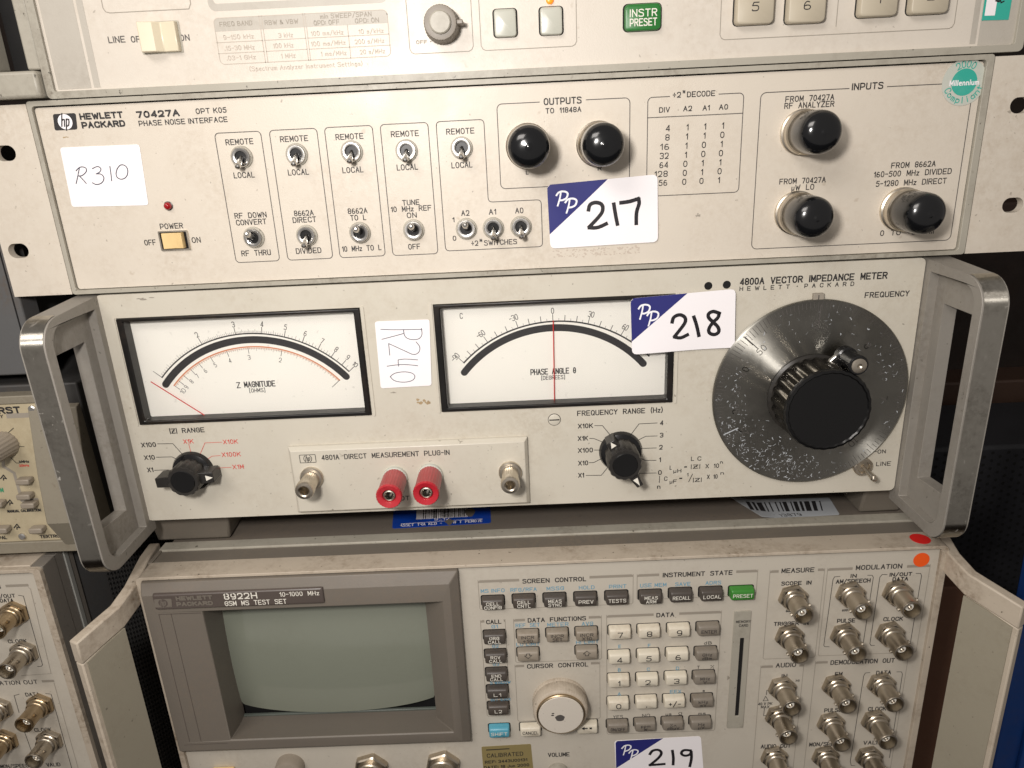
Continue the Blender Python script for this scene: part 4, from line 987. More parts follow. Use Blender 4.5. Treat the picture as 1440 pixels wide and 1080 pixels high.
# plug-in module
px0, px1, pz0, pz1 = -121.0, 2.7, -122.0, -84.0
m = MB(); R = lambda i, y: [(u, y, v) for u, v in [(px1 - i, pz1 - i), (px0 + i, pz1 - i), (px0 + i, pz0 + i), (px1 - i, pz0 + i)]]
m.loft([R(0, Y2 + .3), R(0, Y2 - 1.7), R(1.6, Y2 - 4.2)], False, True); pm = m.build('plug_in_module', 'cream_panel_old', vim, bevel=.3)
YP = Y2 - 4.2
m = MB(); T(m, '4801A  DIRECT  MEASUREMENT  PLUG-IN', 451.5, 632.5, 639.7, 6.8, YP, .42); T(m, 'HOT', 556, 576, 700.5, 6, YP, .4)
hp_logo(m, *at(432.8, 645, YP), 8.2, 4.4, YP, 'ink', 'ink', outl=True, wd=.3); m.build('printed_lettering', None if m.mats else 'ink', pm)
for px, py in ((439, 671), (717.5, 663.3)):
    cx, cz = at(px, py, YP); m = MB()
    m.lathe([(6.0, .1), (6.0, -1.6), (5.5, -2.2), (4.4, -2.4), (4.0, -3.0)], n=40, cap1=False)
    m.lathe([(4.0, -2.6), (4.2, -3.2), (4.2, -11.0), (4.0, -11.4)], n=96, cap1=False, rf=lambda a: 1 + .018 * math.cos(32 * a))
    m.lathe([(3.9, -11.2), (4.8, -11.8), (4.8, -15.0), (4.4, -15.9), (3.0, -16.1), (2.4, -15.6), (2.3, -6.5), (.2, -6.5)], n=40); m.build('binding_post', 'nickel', pm, loc=(cx, YP, cz), smooth=35)
for px, py in ((556, 671.5), (605.5, 667.5)):
    cx, cz = at(px, py, YP); m = MB(); m.use('film_pale').lathe([(6.5, .1), (6.5, -2.0), (6.0, -2.6)], n=40, cap1=False)
    m.use('red_plastic').lathe([(6.0, -2.4), (6.15, -3.0), (6.15, -19.0), (6.5, -19.8), (6.5, -20.8), (6.0, -21.6), (3.6, -20.9), (3.1, -19.8), (3.0, -12)], n=120, cap1=False, rf=lambda a: 1 + .014 * math.cos(26 * a))
    m.use('nickel').lathe([(2.9, -14), (2.9, -20.3), (2.4, -20.5), (2.2, -20.3), (2.1, -13)], n=28, cap1=False); m.use('knob_face').lathe([(2.2, -15), (.2, -15)], n=20)
    m.build('binding_post', None, pm, loc=(cx, YP, cz), smooth=35)

# ================================================================== FOURTH: phone test set with a screen
Y3 = -16.0; YB = -23.0
def earloft(m, st, zoff=0.0, half=3.0):
    rings = []
    for x, y, nx, ny, zt, zb in st: rings.append([(x - nx * half, y - ny * half, zt), (x + nx * half, y + ny * half, zt), (x + nx * half, y + ny * half, zb), (x - nx * half, y - ny * half, zb)])
    m.loft(rings, True, True)
def testset_shell(root, xl, xr, zt, yf, zb, holes=()):
    m = MB(); m.box(xl + 3, xr - 3, 14, 400, zb + 3, zt - .6); m.build('case', 'dark_cover', root, bevel=1.5)
    m = MB(); m.plate(rr(xl, xr, zb, zt, 3, 4), [rr(xl + 3.0, xr - 3.6, zb + 3, zt - 1.7, 1.4, 3)], yf, -3.5); fr = m.build('front_frame', 'dirty_cream', root, bevel=.6)
    m = MB(); m.box(xl + 2, xr - 2, -3.5, 9, zt - 8, zt - 1.1); m.box(xl, xl + 2, -3.5, 17.6, zb, zt - .2); m.box(xr - 2, xr, -3.5, 17.6, zb, zt - .2); m.build('frame_groove', 'taupe_cover', fr, bevel=.3)
    m = MB(); m.box(xl, xr, 9, 17.6, zt - 12, zt); m.build('frame_rear_bar', 'trim_grey', fr, bevel=.6)
    m = MB(); m.plate(rr(xl + 3.05, xr - 3.65, zb + 3.05, zt - 1.75, 1.3, 3), list(holes), Y3 if yf < -17 else yf + 2.2, -4); return m.build('front_panel', 'testset_panel', root)
gts = thing('gsm_test_set', (6, 0, -460), 'phone test set with grey-green screen, keypad and rows of metal connectors', 'test instrument')
pan = testset_shell(gts, -207.2, 219.6, -148.6, -18.2, -458, [[(-180, -260), (-50, -260), (-50, -170), (-180, -170)]])
# ear handles
for sg, xs_ in ((-1, (-213.6, -213.0, -209.8, -211.6, -216.0, -222.4)), (1, (226.0, 225.4, 221.0, 223.0, 228.4, 236.8))):
    ys = (18, 5, -20, -33, -41, -54); zt = (-149, -149.5, -152, -155, -157, -160); st = []
    for i in range(6):
        a = (xs_[max(0, i - 1)], ys[max(0, i - 1)]); b = (xs_[min(5, i + 1)], ys[min(5, i + 1)]); d = Vector((b[0] - a[0], b[1] - a[1])).normalized()
        st.append((xs_[i], ys[i], d.y, -d.x, zt[i], zt[i] - 12.5))
    m = MB(); earloft(m, st); h = m.build('handle', 'dirty_cream', gts, bevel=.8, smooth=40)
    st2 = [(x, y, nx, ny, z - 12.5, -441) for x, y, nx, ny, z, zb in st[3:]]; m = MB(); earloft(m, st2, half=2.6); m.build('handle_grip', 'dirty_cream', h, bevel=.8, smooth=40)
    m = MB(); q = []
    for x, y, nx, ny, z, zb in st2[:]: q.append((x, y, nx, ny, z - .3, -438))
    # inset pad on the side facing the panel
    s_in = 1 if sg < 0 else -1
    st3 = []
    for k, (x, y, nx, ny, z, zb) in enumerate(q):
        n_ = Vector((nx, ny)); n_ = n_ if n_.x * s_in > 0 else -n_
        if k == 2: p0 = Vector((q[1][0], q[1][1])); p1 = Vector((x, y)); p = p1.lerp(p0, .16); x, y = p.x, p.y
        st3.append((x + n_.x * 2.7, y + n_.y * 2.7, nx, ny, z, zb))
    earloft(m, st3, half=.5); m.build('grip_pad', 'grip_green', h, smooth=40)
    m = MB(); earloft(m, [(x, y, nx, ny, -441, -452) for x, y, nx, ny, z, zb in st]); m.build('handle_arm', 'dirty_cream', h, bevel=.8)
# screen bezel
bx0, bx1, bz0, bz1 = -203.6, -36.8, -264.3, -150.6; ox0, ox1, oz0, oz1 = -172.8, -46.0, -254.2, -167.6; ix0, ix1, iz0, iz1 = -172.6, -57.0, -256.6, -176.8
m = MB(); RC = lambda a, b, c, d, y: [(b, y, d), (a, y, d), (a, y, c), (b, y, c)]
m.loft([RC(bx0, bx1, bz0, bz1, Y3 + .5), RC(bx0, bx1, bz0, bz1, YB + 3), RC(bx0 + .4, bx1 - 4.4, bz0 + 3.6, bz1 - 6.0, YB), RC(bx0 + 4, ox1 + .6, oz0 - .6, oz1 + .6, YB)], False, False)
m.loft([RC(bx0 + 4, ox1 + .6, oz0 - .6, oz1 + .6, YB), RC(ox0, ox1, oz0, oz1, YB + .5), RC(ix0, ix1, iz0, iz1, -9.0), RC(ix0, ix1, iz0, iz1, -1.0)], False, False)
bz = m.build('screen_bezel', 'bezel_taupe', gts, smooth=20, bevel=.4)
m = MB(); m.ribbon([(bx0 + 7.5, oz1 - .6), (ox0 - 1, oz1 - .6)], .3, onY(YB), .05); m.ribbon([(bx0 + 7.5, oz1 - .6), (bx0 + 7.5, oz0)], .3, onY(YB), .05); m.ribbon([(bx0 + 14, oz1 - .6), (bx0 + 14, oz0)], .2, onY(YB), .05); m.ribbon([(bx0 + 4, oz0 - 2.2), (ox0 - 2, oz0 - 2.0)], .3, onY(YB), .05)
m.build('bezel_groove', 'plate_taupe', bz)
m = MB(); m.poly(rr(-182, -48, -274, -165, 1), onY(1.8)); m.build('tube_surround', 'void', bz)
m = MB(); m.box(ix0 + .1, ix1 - .1, -3.2, -1.5, iz0 + .1, iz0 + 1.4); m.build('tube_ledge', 'screen_rim', bz, bevel=.3)
m = MB(); NX, NZ = 30, 24; vs, fs = [], []; cxm, czm = (ix0 + ix1) / 2 - .5, -213.0
for j in range(NZ + 1):
    for i in range(NX + 1):
        u = -1 + 2 * i / NX; v = -1 + 2 * j / NZ
        X = u * (1 - .035 * v * v) ; Z = v * (1 - .10 * u * u)
        k = max(0, abs(u) ** 5 * abs(v) ** 5) * .035; X *= 1 - k; Z *= 1 - k
        vs.append((cxm + X * 60.5, -6.5 + 5.0 * (u * u * .9 + v * v * .6) / 1.5, czm + Z * 41.0))
for j in range(NZ):
    for i in range(NX): a = j * (NX + 1) + i; fs.append((a, a + 1, a + NX + 2, a + NX + 1))
m.add(vs, fs); m.build('screen', 'screen_glass', bz, smooth=80)
# name plate
a = at(213, 836, YB); b = at(455, 828, YB)
m = MB(); R = lambda i, y: [(u, y, v) for u, v in rr(-196.8 + i, -107 - i, -164.6 + i * .8, -155.0 - i * .8, .9, 3)]
m.loft([R(0, YB + .2), R(.3, YB - 1.0), R(.9, YB - 1.4)], False, True); npl = m.build('name_plate', 'plate_taupe', gts, smooth=30)
YN = YB - 1.4; m = MB()
T(m, '8922H', 314.6, 361.8, 838, 8.2, YN, .62); T(m, '10-1000  MHz', 393, 449, 834.7, 6.0, YN, .38); T(m, 'GSM  MS  TEST  SET', 315.7, 403.4, 847, 6.4, YN, .42); m.build('printed_lettering', 'ink_white', npl)
m = MB(); T(m, 'HEWLETT', 247, 299, 840.5, 5.4, YN, .8, .2); T(m, 'PACKARD', 248, 300, 848.5, 5.4, YN, .8, .2); hp_logo(m, *at(229.5, 848, YN), 9.2, 5.2, YN, 'plate_taupe', 'bezel_taupe'); m.build('embossed_logo', None, npl)

m = MB()
TT(m, '''SCREEN  CONTROL|734.6|824.3|815.6|6
INSTRUMENT  STATE|932|1030|806.8|6
CALL|683.5|705|874.3|5.6
DATA  FUNCTIONS|742|824|870.7|5.8
CURSOR  CONTROL|741|827|935.5|5.8
DATA|923|948|864.5|5.8
MEASURE|1099|1145|801.8|6.2
MODULATION|1203.7|1268.5|797|6.4
SCOPE  IN|1098.7|1141|819.8|5.2
TRIGGER  IN|1088|1137|876.5|5.2
AUDIO|1091|1119.4|935|6
IN|1099|1107|950.4|5
AUDIO  OUT|1069.8|1112|1049|5.2
IN|1196|1204.7|809.7|5
AM/SPEECH|1175.5|1224|816.9|5.4
IN/OUT|1251|1282.5|807.5|5
DATA|1255|1277|814|5
PULSE|1177|1202.7|872.6|5.4
CLOCK|1242|1269.8|870.2|5.4
DEMODULATION  OUT|1168|1258|930|6
FM|1173.9|1184.6|947.5|5
DATA|1232|1253|945.6|5.2
PULSE|1159|1184|998.4|5.2
CLOCK|1220.5|1246|996.5|5.2
MON/SPEECH|1138|1188|1046|5.2
VALID|1214|1240|1044|5.2
VOLUME|770.5|801|1061|5.4''', Y3, .5)
TT(m, '''dB|990|1001|904|4.2
T|980|984|938.3|4.2
%|999|1004|937.5|4.2
s|988|991|971|3.6
YES|862|876|1008|4.4
NO|903|914|1006|4.4
µs|936|944|1004|4.2
Ω|954|959|1003.5|4.2
ms|982|992|1003|4.2
600|1105|1112|859|3
600|1184|1192|858|3
HI|1119|1124|957|3
40 V PK|1066|1086|989.5|3.6
MAX|1070|1082|994|3.6''', Y3, .3)
B4 = lambda pts: [(1040 + x / 3.085, 730 + y / 3.085) for x, y in pts]
for p in ([(435, 248), (412, 250), (405, 262), (365, 548), (370, 553), (388, 553)], [(555, 243), (575, 243), (580, 252), (535, 545)], [(640, 240), (618, 240), (608, 252), (565, 540), (570, 548), (585, 547)], [(765, 235), (785, 235), (789, 245), (740, 540)],
          [(565, 665), (545, 667), (538, 680), (480, 1050), (484, 1068), (500, 1069)], [(682, 662), (702, 662), (706, 672), (650, 1035)],
          [(133, 740), (118, 742), (116, 762)], [(108, 818), (104, 852), (122, 852)], [(102, 788), (113, 768), (124, 786), (102, 788)]): PL(m, B4(p), Y3, .3)
m.build('printed_lettering', 'ink', pan)
m = MB()
def group_box(tl, br, t0, t1, bar=1.6):
    m = MB()
    a = at(*tl, Y3); b = at(*br, Y3); x0, x1, z1, z0 = a[0], b[0], a[1], b[1]; f = onY(Y3)
    g0 = at(t0, tl[1], Y3)[0]; g1 = at(t1, tl[1], Y3)[0]
    m.ribbon([(x0, z1), (x0, z0 + .8), (x0 + .8, z0), (x1 - .8, z0), (x1, z0 + .8), (x1, z1)], .28, f, .1)
    m.poly([(x0 - .1, z1 - bar), (g0, z1 - bar), (g0, z1), (x0 + .9, z1), (x0 - .1, z1 - .9)], f, .115); m.poly([(g1, z1 - bar), (x1 + .1, z1 - bar), (x1 + .1, z1 - .9), (x1 - .9, z1), (g1, z1)], f, .115); m.build('printed_border', 'line_grey', pan)
group_box((672, 816), (890, 849), 730, 829); group_box((896, 807.5), (1063, 837), 927, 1035)
group_box((675.5, 872), (718, 1006), 681, 708.5); group_box((722, 870.5), (846, 927), 738, 828); group_box((724, 935), (844, 1010), 737, 831)
group_box((853, 865), (1005, 1027), 919, 955); group_box((1083, 802), (1146, 924), 1095, 1150); group_box((1164, 799), (1288, 917), 1199, 1275)
group_box((1070, 936), (1110, 1130), 1087, 1124); group_box((1147, 930), (1244, 1130), 1164, 1263)
m = MB()
TT(m, '''MS INFO|676|709.6|830.5|5
RFG/RFA|717.7|754.7|829|5
MSSG|768.6|793|827.3|5
HOLD|814|836|826|5
PRINT|856.4|880.8|824.5|5
USE MEM|900|937|822.7|5
SAVE|949.5|971|821.2|5
ADRS|992|1014|819.4|5
G1|691|700|881|4.4
G2|692|701|908.5|4
G3|693|702|934|4
S WINDOW|689|718|959.5|3.6
BIT ERR|690|718|983.5|3.6
REF  SET|725|759|879|5
METER|769.6|799.4|878|5
AVG|818|834|876.8|5
LO LIMIT|726|759|905.6|4.6
HI LIMIT|810|842|902.6|4.6
E|869.6|873|908.8|4.4
F|911|915|907.6|4.4
B|869|873|942|4.4
C|909.5|914|941|4.4
D|950.5|955|939.6|4.4
A|868.5|873|975.7|4.4
EEX|942|958|972.3|4.4''', Y3, .34); m.build('printed_lettering', 'ink_blue', pan)
K = lambda x, y: (660 + x / 3.085, 730 + y / 3.085)
def tkey(x, y, lines, mt, im, w_=12.0, hh=1.72, ww=9.0, wd=.30, h_=6.5):
    px, py = K(x, y); cx, cz = at(px, py, Y3 - 4.2); cz -= 1.6
    k = key(gts, cx, cz, Y3, w_, h_, 4.4, mt, 1.0, top=.5)
    if lines: legend(k, lines, cx, cz - .35, Y3 - 4.4, hh if len(lines) > 1 else hh * 1.12, ww, im, wd)
    return k
for x, y, l in ((101, 362, ['CELL', 'CONFIG']), (236, 355, ['CELL', 'CNTL']), (371, 350, ['MEAS', 'SYNC']), (506, 345, ['PREV']), (642, 340, ['TESTS']), (789, 336, ['MEAS', 'ARM']), (921, 328, ['RECALL']), (1054, 323, ['LOCAL']),
                (108, 512, ['ORG', 'CALL']), (113, 595, ['RCV', 'CALL']), (117, 675, ['END', 'CALL']), (121, 750, ['L1']), (125, 822, ['L2'])): tkey(x, y, l, 'key_dark', 'ink_white')
tkey(1188, 319, ['PRESET'], 'key_green_bright', 'ink_white', 12.8, ww=10.2); tkey(129, 920, ['SHIFT'], 'key_blue', 'ink_white')
for x, y, l in ((253, 508, ['INCR', '÷10']), (382, 502, ['INCR', 'SET']), (510, 497, ['INCR', 'X10']), (255, 587, []), (510, 578, [])):
    k = tkey(x, y, l, 'key_mid', 'ink')
    if not l:
        px, py = K(x, y + 6); cx, cz = at(px, py, Y3 - 4.4); s = -1 if x < 300 else 1; mm = MB()
        mm.ribbon([(cx + u, cz + s * v) for u, v in ((-2.0, -.1), (0, 1.8), (2.0, -.1), (.9, -.1), (.9, -1.3), (-.9, -1.3), (-.9, -.1))], .32, onY(Y3 - 4.4), .06, True); mm.build('key_legend', 'ink', k)
tkey(265, 915, ['CANCEL'], 'key_white', 'ink', ww=8.8); k = tkey(512, 903, [], 'key_white', 'ink')
px, py = K(512, 908); cx, cz = at(px, py, Y3 - 4.4); mm = MB(); mm.poly([(cx - 3.4, cz), (cx - 1.6, cz + 1.2), (cx - 1.6, cz - 1.2)], onY(Y3 - 4.4), .06); mm.ribbon([(cx - 2, cz), (cx - .2, cz)], .8, onY(Y3 - 4.4), .062); mm.box(cx + 1.2, cx + 2.6, Y3 - 4.48, Y3 - 4.3, cz - .6, cz + .6); mm.build('key_legend', 'ink', k)
for x, y, s in ((655, 490, '7'), (782, 485, '8'), (912, 480, '9'), (652, 598, '4'), (779, 592, '5'), (906, 586, '6'), (650, 700, '1'), (775, 696, '2'), (900, 690, '3'), (648, 800, '0'), (770, 794, '.'), (892, 790, '+/-')):
    tkey(x, y, [s], 'key_white', 'ink', hh=2.7, ww=2.4 if len(s) < 2 else 6.4, wd=.5)
for x, y, l in ((1041, 475, ['ENTER']), (1032, 583, ['GHz', 'dBm']), (1023, 687, ['MHz', 'V']), (1015, 788, ['kHz', 'mV']), (645, 900, ['ON/OFF']), (765, 893, ['ppm', 'W']), (885, 888, ['%^', 'dBµV']), (1007, 885, ['Hz', 'µV'])):
    tkey(x, y, l, 'key_grey', 'ink', hh=1.7, ww=8.0, wd=.28)
# tuning wheel
cx, cz = at(787, 984, Y3); loc = (cx, Y3, cz)
m = MB(); m.lathe([(15.4, 0), (15.4, -1.2), (14.8, -2.0), (15.3, -3.0), (15.2, -9.0), (14.4, -9.9), (13.6, -10.2)], n=180, rf=lambda a: 1 + .008 * math.cos(60 * a)); o = m.build('tuning_wheel', 'dirty_cream', gts, loc=loc, smooth=50)
m = MB(); m.lathe([(13.5, -9.9), (13.4, -11.2), (12.9, -11.6), (12.4, -11.5)], n=64, cap1=False); m.build('wheel_ring', 'bnc_brass', o, loc=loc)
m = MB(); m.lathe([(12.6, -11.3), (12.2, -11.8), (.3, -11.9)], n=56); m.build('wheel_face', 'light_panel', o, loc=loc)
m = MB(); fy = onY(-11.9); m.poly([(-.6 + 2.6 * math.cos(a) * (1 + .12 * math.sin(5 * a)), -1.6 + 2.2 * math.sin(a)) for a in [k * .35 for k in range(18)]], fy, .03); m.poly([(-4.6 + .9 * math.cos(a), .4 + .5 * math.sin(a)) for a in [k * .7 for k in range(9)]], fy, .03); m.poly([(-4.4 + .8 * math.cos(a), 1.7 + .45 * math.sin(a + .3)) for a in [k * .7 for k in range(9)]], fy, .03); m.build('wheel_chip', 'ink_grey', o, loc=loc)
cx, cz = at(784.5, 1084, Y3); m = MB(); m.lathe([(6.2, 0), (6.2, -7.0), (5.6, -9.2), (4.0, -10.4), (1.6, -10.9), (.4, -11)], n=40); m.build('volume_knob', 'trim_grey', gts, loc=(cx, Y3, cz), smooth=60)
# memory card slot
a = at(1034, 859, Y3); b = at(1057, 857, Y3); c_ = at(1021, 1023, Y3); x0, x1 = (a[0] + c_[0]) / 2 - .2, (b[0] + at(1044, 1020, Y3)[0]) / 2
m = MB(); s0 = at(1045, 896, Y3); s1 = at(1034, 1006, Y3); sx = (s0[0] + s1[0]) / 2
m.plate(rr(x0, x1, c_[1], a[1], .5, 2), [rr(sx - 1.1, sx + 1.1, s1[1], s0[1], .3, 2)], Y3 - .7, Y3 + .1); o = m.build('memory_card_slot', 'trim_grey', gts, bevel=.2)
m = MB(); m.poly(rr(sx - 1.1, sx + 1.1, s1[1], s0[1], .3, 2), onY(Y3), .05); m.build('slot_opening', 'void', o)
m = MB(); T(m, 'MEMORY', 1035, 1056, 874, 3.4, Y3 - .7, .26); T(m, 'CARD', 1039, 1052, 879.4, 3.4, Y3 - .7, .26); m.build('printed_lettering', 'ink', o)
p = at(1025, 953, Y3); m = MB(); m.poly([(p[0] - .9, p[1] + 1.6), (p[0] + 1, p[1]), (p[0] - .9, p[1] - 1.6)], onY(Y3), .12); m.build('printed_arrow', 'line_grey', pan)
for x, y in ((238, 350), (222, 520), (488, 335), (692, 328), (463, 515), (660, 508), (190, 745), (176, 868), (425, 735), (622, 728), (402, 898), (595, 888), (155, 1045), (378, 1043), (568, 1045)):
    bnc(gts, 1040 + x / 3.085, 730 + y / 3.085, Y3)
# bottom row below the screen
cx, cz = at(317, 1086, Y3); m = MB(); m.box(-6.4, 6.4, -3.4, 0, -4, 4.6); m.build('power_rocker', 'rocker_amber', gts, loc=(cx, Y3, cz), bevel=.6)
cx, cz = at(405, 1087, Y3 - 6); m = MB(); m.lathe([(8.2, 0), (8.2, -5.5), (7.6, -7.0), (5.5, -7.6)], n=40); m.build('volume_knob', 'knob_taupe', gts, loc=(cx, Y3, cz), smooth=50)
for px, py in ((521.5, 1082), (622.5, 1078)):
    cx, cz = at(px, py, Y3 - 2); m = MB(); m.lathe([(9.9, 0), (9.9, -3.0), (9.2, -3.8), (8.6, -3.8)], n=48, cap1=True, rf=lambda a: 1 / max(math.cos(((a - .3) % (math.pi / 3)) - math.pi / 6), .5) * .93)
    m.lathe([(7.4, -3.6), (7.4, -5.6), (6.8, -6.2), (6.8, -13), (6.2, -13.2), (5.6, -13), (5.4, -6.5), (1.8, -6.4), (1.7, -11), (.3, -11.4)], n=36); m.build('n_connector', 'bnc_nickel', gts, loc=(cx, Y3, cz), smooth=35)

# ================================================================== flat stickers
t, p, F, W, H, cs = sticker('calibration_sticker', [(677, 1050), (746.5, 1046), (751, 1092), (681, 1097)], Y3, 'small gold calibration sticker below the blue shift key', 'sticker', base='gold_label', radius=.8, nv=5)
m = MB()
for s, u, v, w_, h_ in (('CALIBRATED', .46, .27, .72, 2.6), ('REF: 3443U00131', .47, .46, .84, 1.8), ('DATE: 18 Jun 2000', .47, .62, .90, 1.8), ('DUE: 18 Jun 2002', .50, .79, .84, 1.8)):
    text_uv(m, s, u * W, -v * H, w_ * W, h_, .42, onsheet(F, W, H, .14 + .05))
m.ribbon([(.1 * W, -.1 * H), (.55 * W, -.1 * H)], .7, onsheet(F, W, H, .14 + .05)); m.build('printed_lettering', 'ink', p)
t, p, F, W, H, cs = sticker('lot_sticker', [(864, 1041.5), (985.5, 1035), (993, 1130), (869, 1137)], Y3, 'white and navy lot sticker with handwritten 219, cut by the bottom photo edge', 'sticker', group='numbered auction lot stickers', radius=1.8)
m = MB(); tu, tv = inv(cs, 932.7, 1037.7, Y3)[0], inv(cs, 866.6, 1080, Y3)[1]
m.add([F(.012, .03, .2), F(.03, .005, .2), F(tu, .0, .2), F(.003, tv, .2)], [(0, 1, 2, 3)]); m.build('printed_corner', 'navy_print', p)
m = MB()
for ox, oy in ((876, 1055), (886, 1061.5)):
    for st, w_ in zip([[(ox + 4, oy - 7), (ox + 2, oy + 2), (ox + .6, oy + 6)], [(ox - 1.5, oy - 3), (ox + 2, oy - 7), (ox + 8, oy - 8), (ox + 12, oy - 6), (ox + 9, oy - 1), (ox + 3, oy + 1)]], (.7, .8)): pens(m, [st], F, W, H, cs, Y3, w_, .2)
m.build('printed_monogram', 'paper_white_print', p)
m = MB(); pens(m, [[(914, 1060), (917, 1055), (926, 1053.5), (931, 1058), (927, 1065), (914, 1075.5)], [(914, 1075.5), (922, 1075), (934, 1074)], [(945.5, 1055.5), (947, 1065), (946.5, 1074.5)], [(971, 1055), (961, 1054), (957, 1059), (962, 1063), (971, 1061), (972, 1055), (972.5, 1066), (970, 1077)]], F, W, H, cs, Y3, 1.7); m.build('handwritten_number', 'marker', p)
# round millennium sticker
cx, cz = at(1355.5, 115.6, Y1); t = thing('round_sticker', (cx, Y1, cz), 'round clear sticker with green centre reading 2000 Millennium Compliant, upper right of the rack unit', 'sticker')
m = MB(); rr_ = 9.7; m.lathe([(rr_, 0), (rr_, -.14), (.3, -.15)], n=56); p = m.build('paper_sheet', 'film_pale', t, loc=(cx, Y1 - .1, cz))
m = MB(); m.lathe([(5.6, 0), (5.6, -.04), (.3, -.05)], n=48); m.build('printed_disc', 'teal', p, loc=(cx, Y1 - .26, cz))
m = MB()
for s, r0, a0, da, flip in (('2000', 7.4, 118, -18, 1), ('Compliant', 7.4, 205, 17.0, -1)):
    for i, ch in enumerate(s):
        a = math.radians(a0 + da * i); rot = a - math.pi / 2 if flip > 0 else a + math.pi / 2
        text_uv(m, ch, r0 * math.cos(a), r0 * math.sin(a), 1.5 if ch not in 'il' else .4, 2.6 if not ch.islower() else 2.3, .42, onY(-.3), rot=rot)
m.build('printed_lettering', 'teal', p, loc=(cx, Y1, cz))
m = MB(); text_uv(m, 'Millennium', 0, -.2, 12.5, 1.9, .42, onY(-.34)); m.build('printed_word', 'paper', p, loc=(cx, Y1, cz))
# dots on the test set
cx, cy = att(1294, 758, -148.6); t = thing('dot_sticker', (cx, cy, -148.5), 'round red dot sticker on the top edge of the test set, right end', 'sticker'); t['group'] = 'coloured dot stickers'
m = MB(); m.add([(5.0 * math.cos(a), 5.0 * math.sin(a), .12) for a in [k * math.pi / 16 for k in range(32)]] + [(5.0 * math.cos(a), 5.0 * math.sin(a), 0) for a in [k * math.pi / 16 for k in range(32)]], [tuple(range(32))] + [(k, (k + 1) % 32, (k + 1) % 32 + 32, k + 32) for k in range(32)]); m.build('paper_disc', 'dot_red', t, loc=(cx, cy, -148.5))
cx, cz = at(1295.5, 787, Y3); t = thing('dot_sticker', (cx, Y3 - .1, cz), 'round orange dot sticker on the front panel above the modulation connectors', 'sticker'); t['group'] = 'coloured dot stickers'
m = MB(); m.lathe([(4.2, 0), (4.2, -.15), (.2, -.15)], n=32); m.build('paper_disc', 'dot_orange', t, loc=(cx, Y3 - .12, cz))
# labels lying on the test set top
ZC = -149.15
t, p, F, W, H, cs = sticker('asset_label', [(554, 712), (689, 706), (690.5, 735.5), (551.5, 743.5)], 0, 'blue asset label with barcode and scuffed print, lying in the gap under the impedance meter', 'label', base='blue_label', radius=1.5, plane='z', zc=ZC)
fs_ = onsheet(F, W, H, .14)
def uvp(px, py): u, v = inv(cs, px, py, 0, 'z', ZC); return u * W, -v * H
m = MB(); a = uvp(586, 714); b = uvp(658, 727); m.poly([(a[0], b[1]), (b[0], b[1]), (b[0], a[1]), (a[0], a[1])], fs_, .04)
for s, x0, x1, y, h_ in (('ASSET  TRACKED  -', 563, 621, 739, 2.6), ('NOT  REMOVE', 638, 678, 734.5, 2.6), ('8212', 611.5, 631, 730.5, 2.9)):
    A = uvp(x0, y); B = uvp(x1, y - (x1 - x0) * .05); text_uv(m, s, (A[0] + B[0]) / 2, (A[1] + B[1]) / 2, B[0] - A[0], h_, .42, fs_)
m.ribbon([uvp(564, 737), uvp(626, 733)], .35, fs_, .03); m.ribbon([uvp(636, 732), uvp(678, 730)], .35, fs_, .03); m.build('printed_lettering', 'paper', p)
m = MB(); x = a[0] + 4; random.seed(5)
while x < b[0] - .5: w_ = random.choice((.3, .3, .6, .9)); m.poly([(x, b[1] + .3), (x + w_, b[1] + .3), (x + w_, a[1] - .1), (x, a[1] - .1)], fs_, .08); x += w_ + random.choice((.35, .5, .8))
m.build('printed_barcode', 'ink', p)
m = MB(); c1 = uvp(632, 734.5); m.poly([(c1[0] + 2.6 * math.cos(k) * (1 + .3 * math.sin(3 * k)), c1[1] + 3.2 * math.sin(k) * (1 + .25 * math.cos(4 * k))) for k in [i * .52 for i in range(12)]], fs_, .1); c1 = uvp(661, 721); m.poly([(c1[0] + 3.0 * math.cos(k) * (1 + .2 * math.sin(3 * k)), c1[1] + 5.5 * math.sin(k)) for k in [i * .52 for i in range(12)]], fs_, .1); m.build('torn_patch', 'dark_cover', p)
t, p, F, W, H, cs = sticker('barcode_label', [(1026, 703.5), (1166, 700), (1181, 724), (1071, 730)], 0, 'pale silver barcode label 103879 lying under the steel dial, left corner lifted', 'label', base='silver_label', radius=1.2, plane='z', zc=ZC, curl=lambda u, v: 2.4 * max(0, .22 - u) * 4 * (1 - v * .3))
fs_ = onsheet(F, W, H, .14)
m = MB(); A = uvp(1090, 725.5); B = uvp(1126, 723.5); text_uv(m, '103879', (A[0] + B[0]) / 2, (A[1] + B[1]) / 2, B[0] - A[0], 2.8, .5, fs_)
pat = '3121411213121132113121413211'; px = 1048.0; tot = sum(int(c) for c in pat); k = 108.0 / tot
for i, ch in enumerate(pat):
    w_ = int(ch) * k
    if i % 2 == 0:
        s = (px - 1048) / 108; off = 8 * (1 - s * .5) ; m.poly([uvp(px + off * .9, 720.6 - s * 2.2), uvp(px + w_ * .86 + off * .9, 720.5 - s * 2.2), uvp(px + w_ * .86, 707.3 - s * 2.8), uvp(px, 707.6 - s * 2.8)], fs_, .06)
    px += w_
m.build('printed_barcode', 'ink', p)
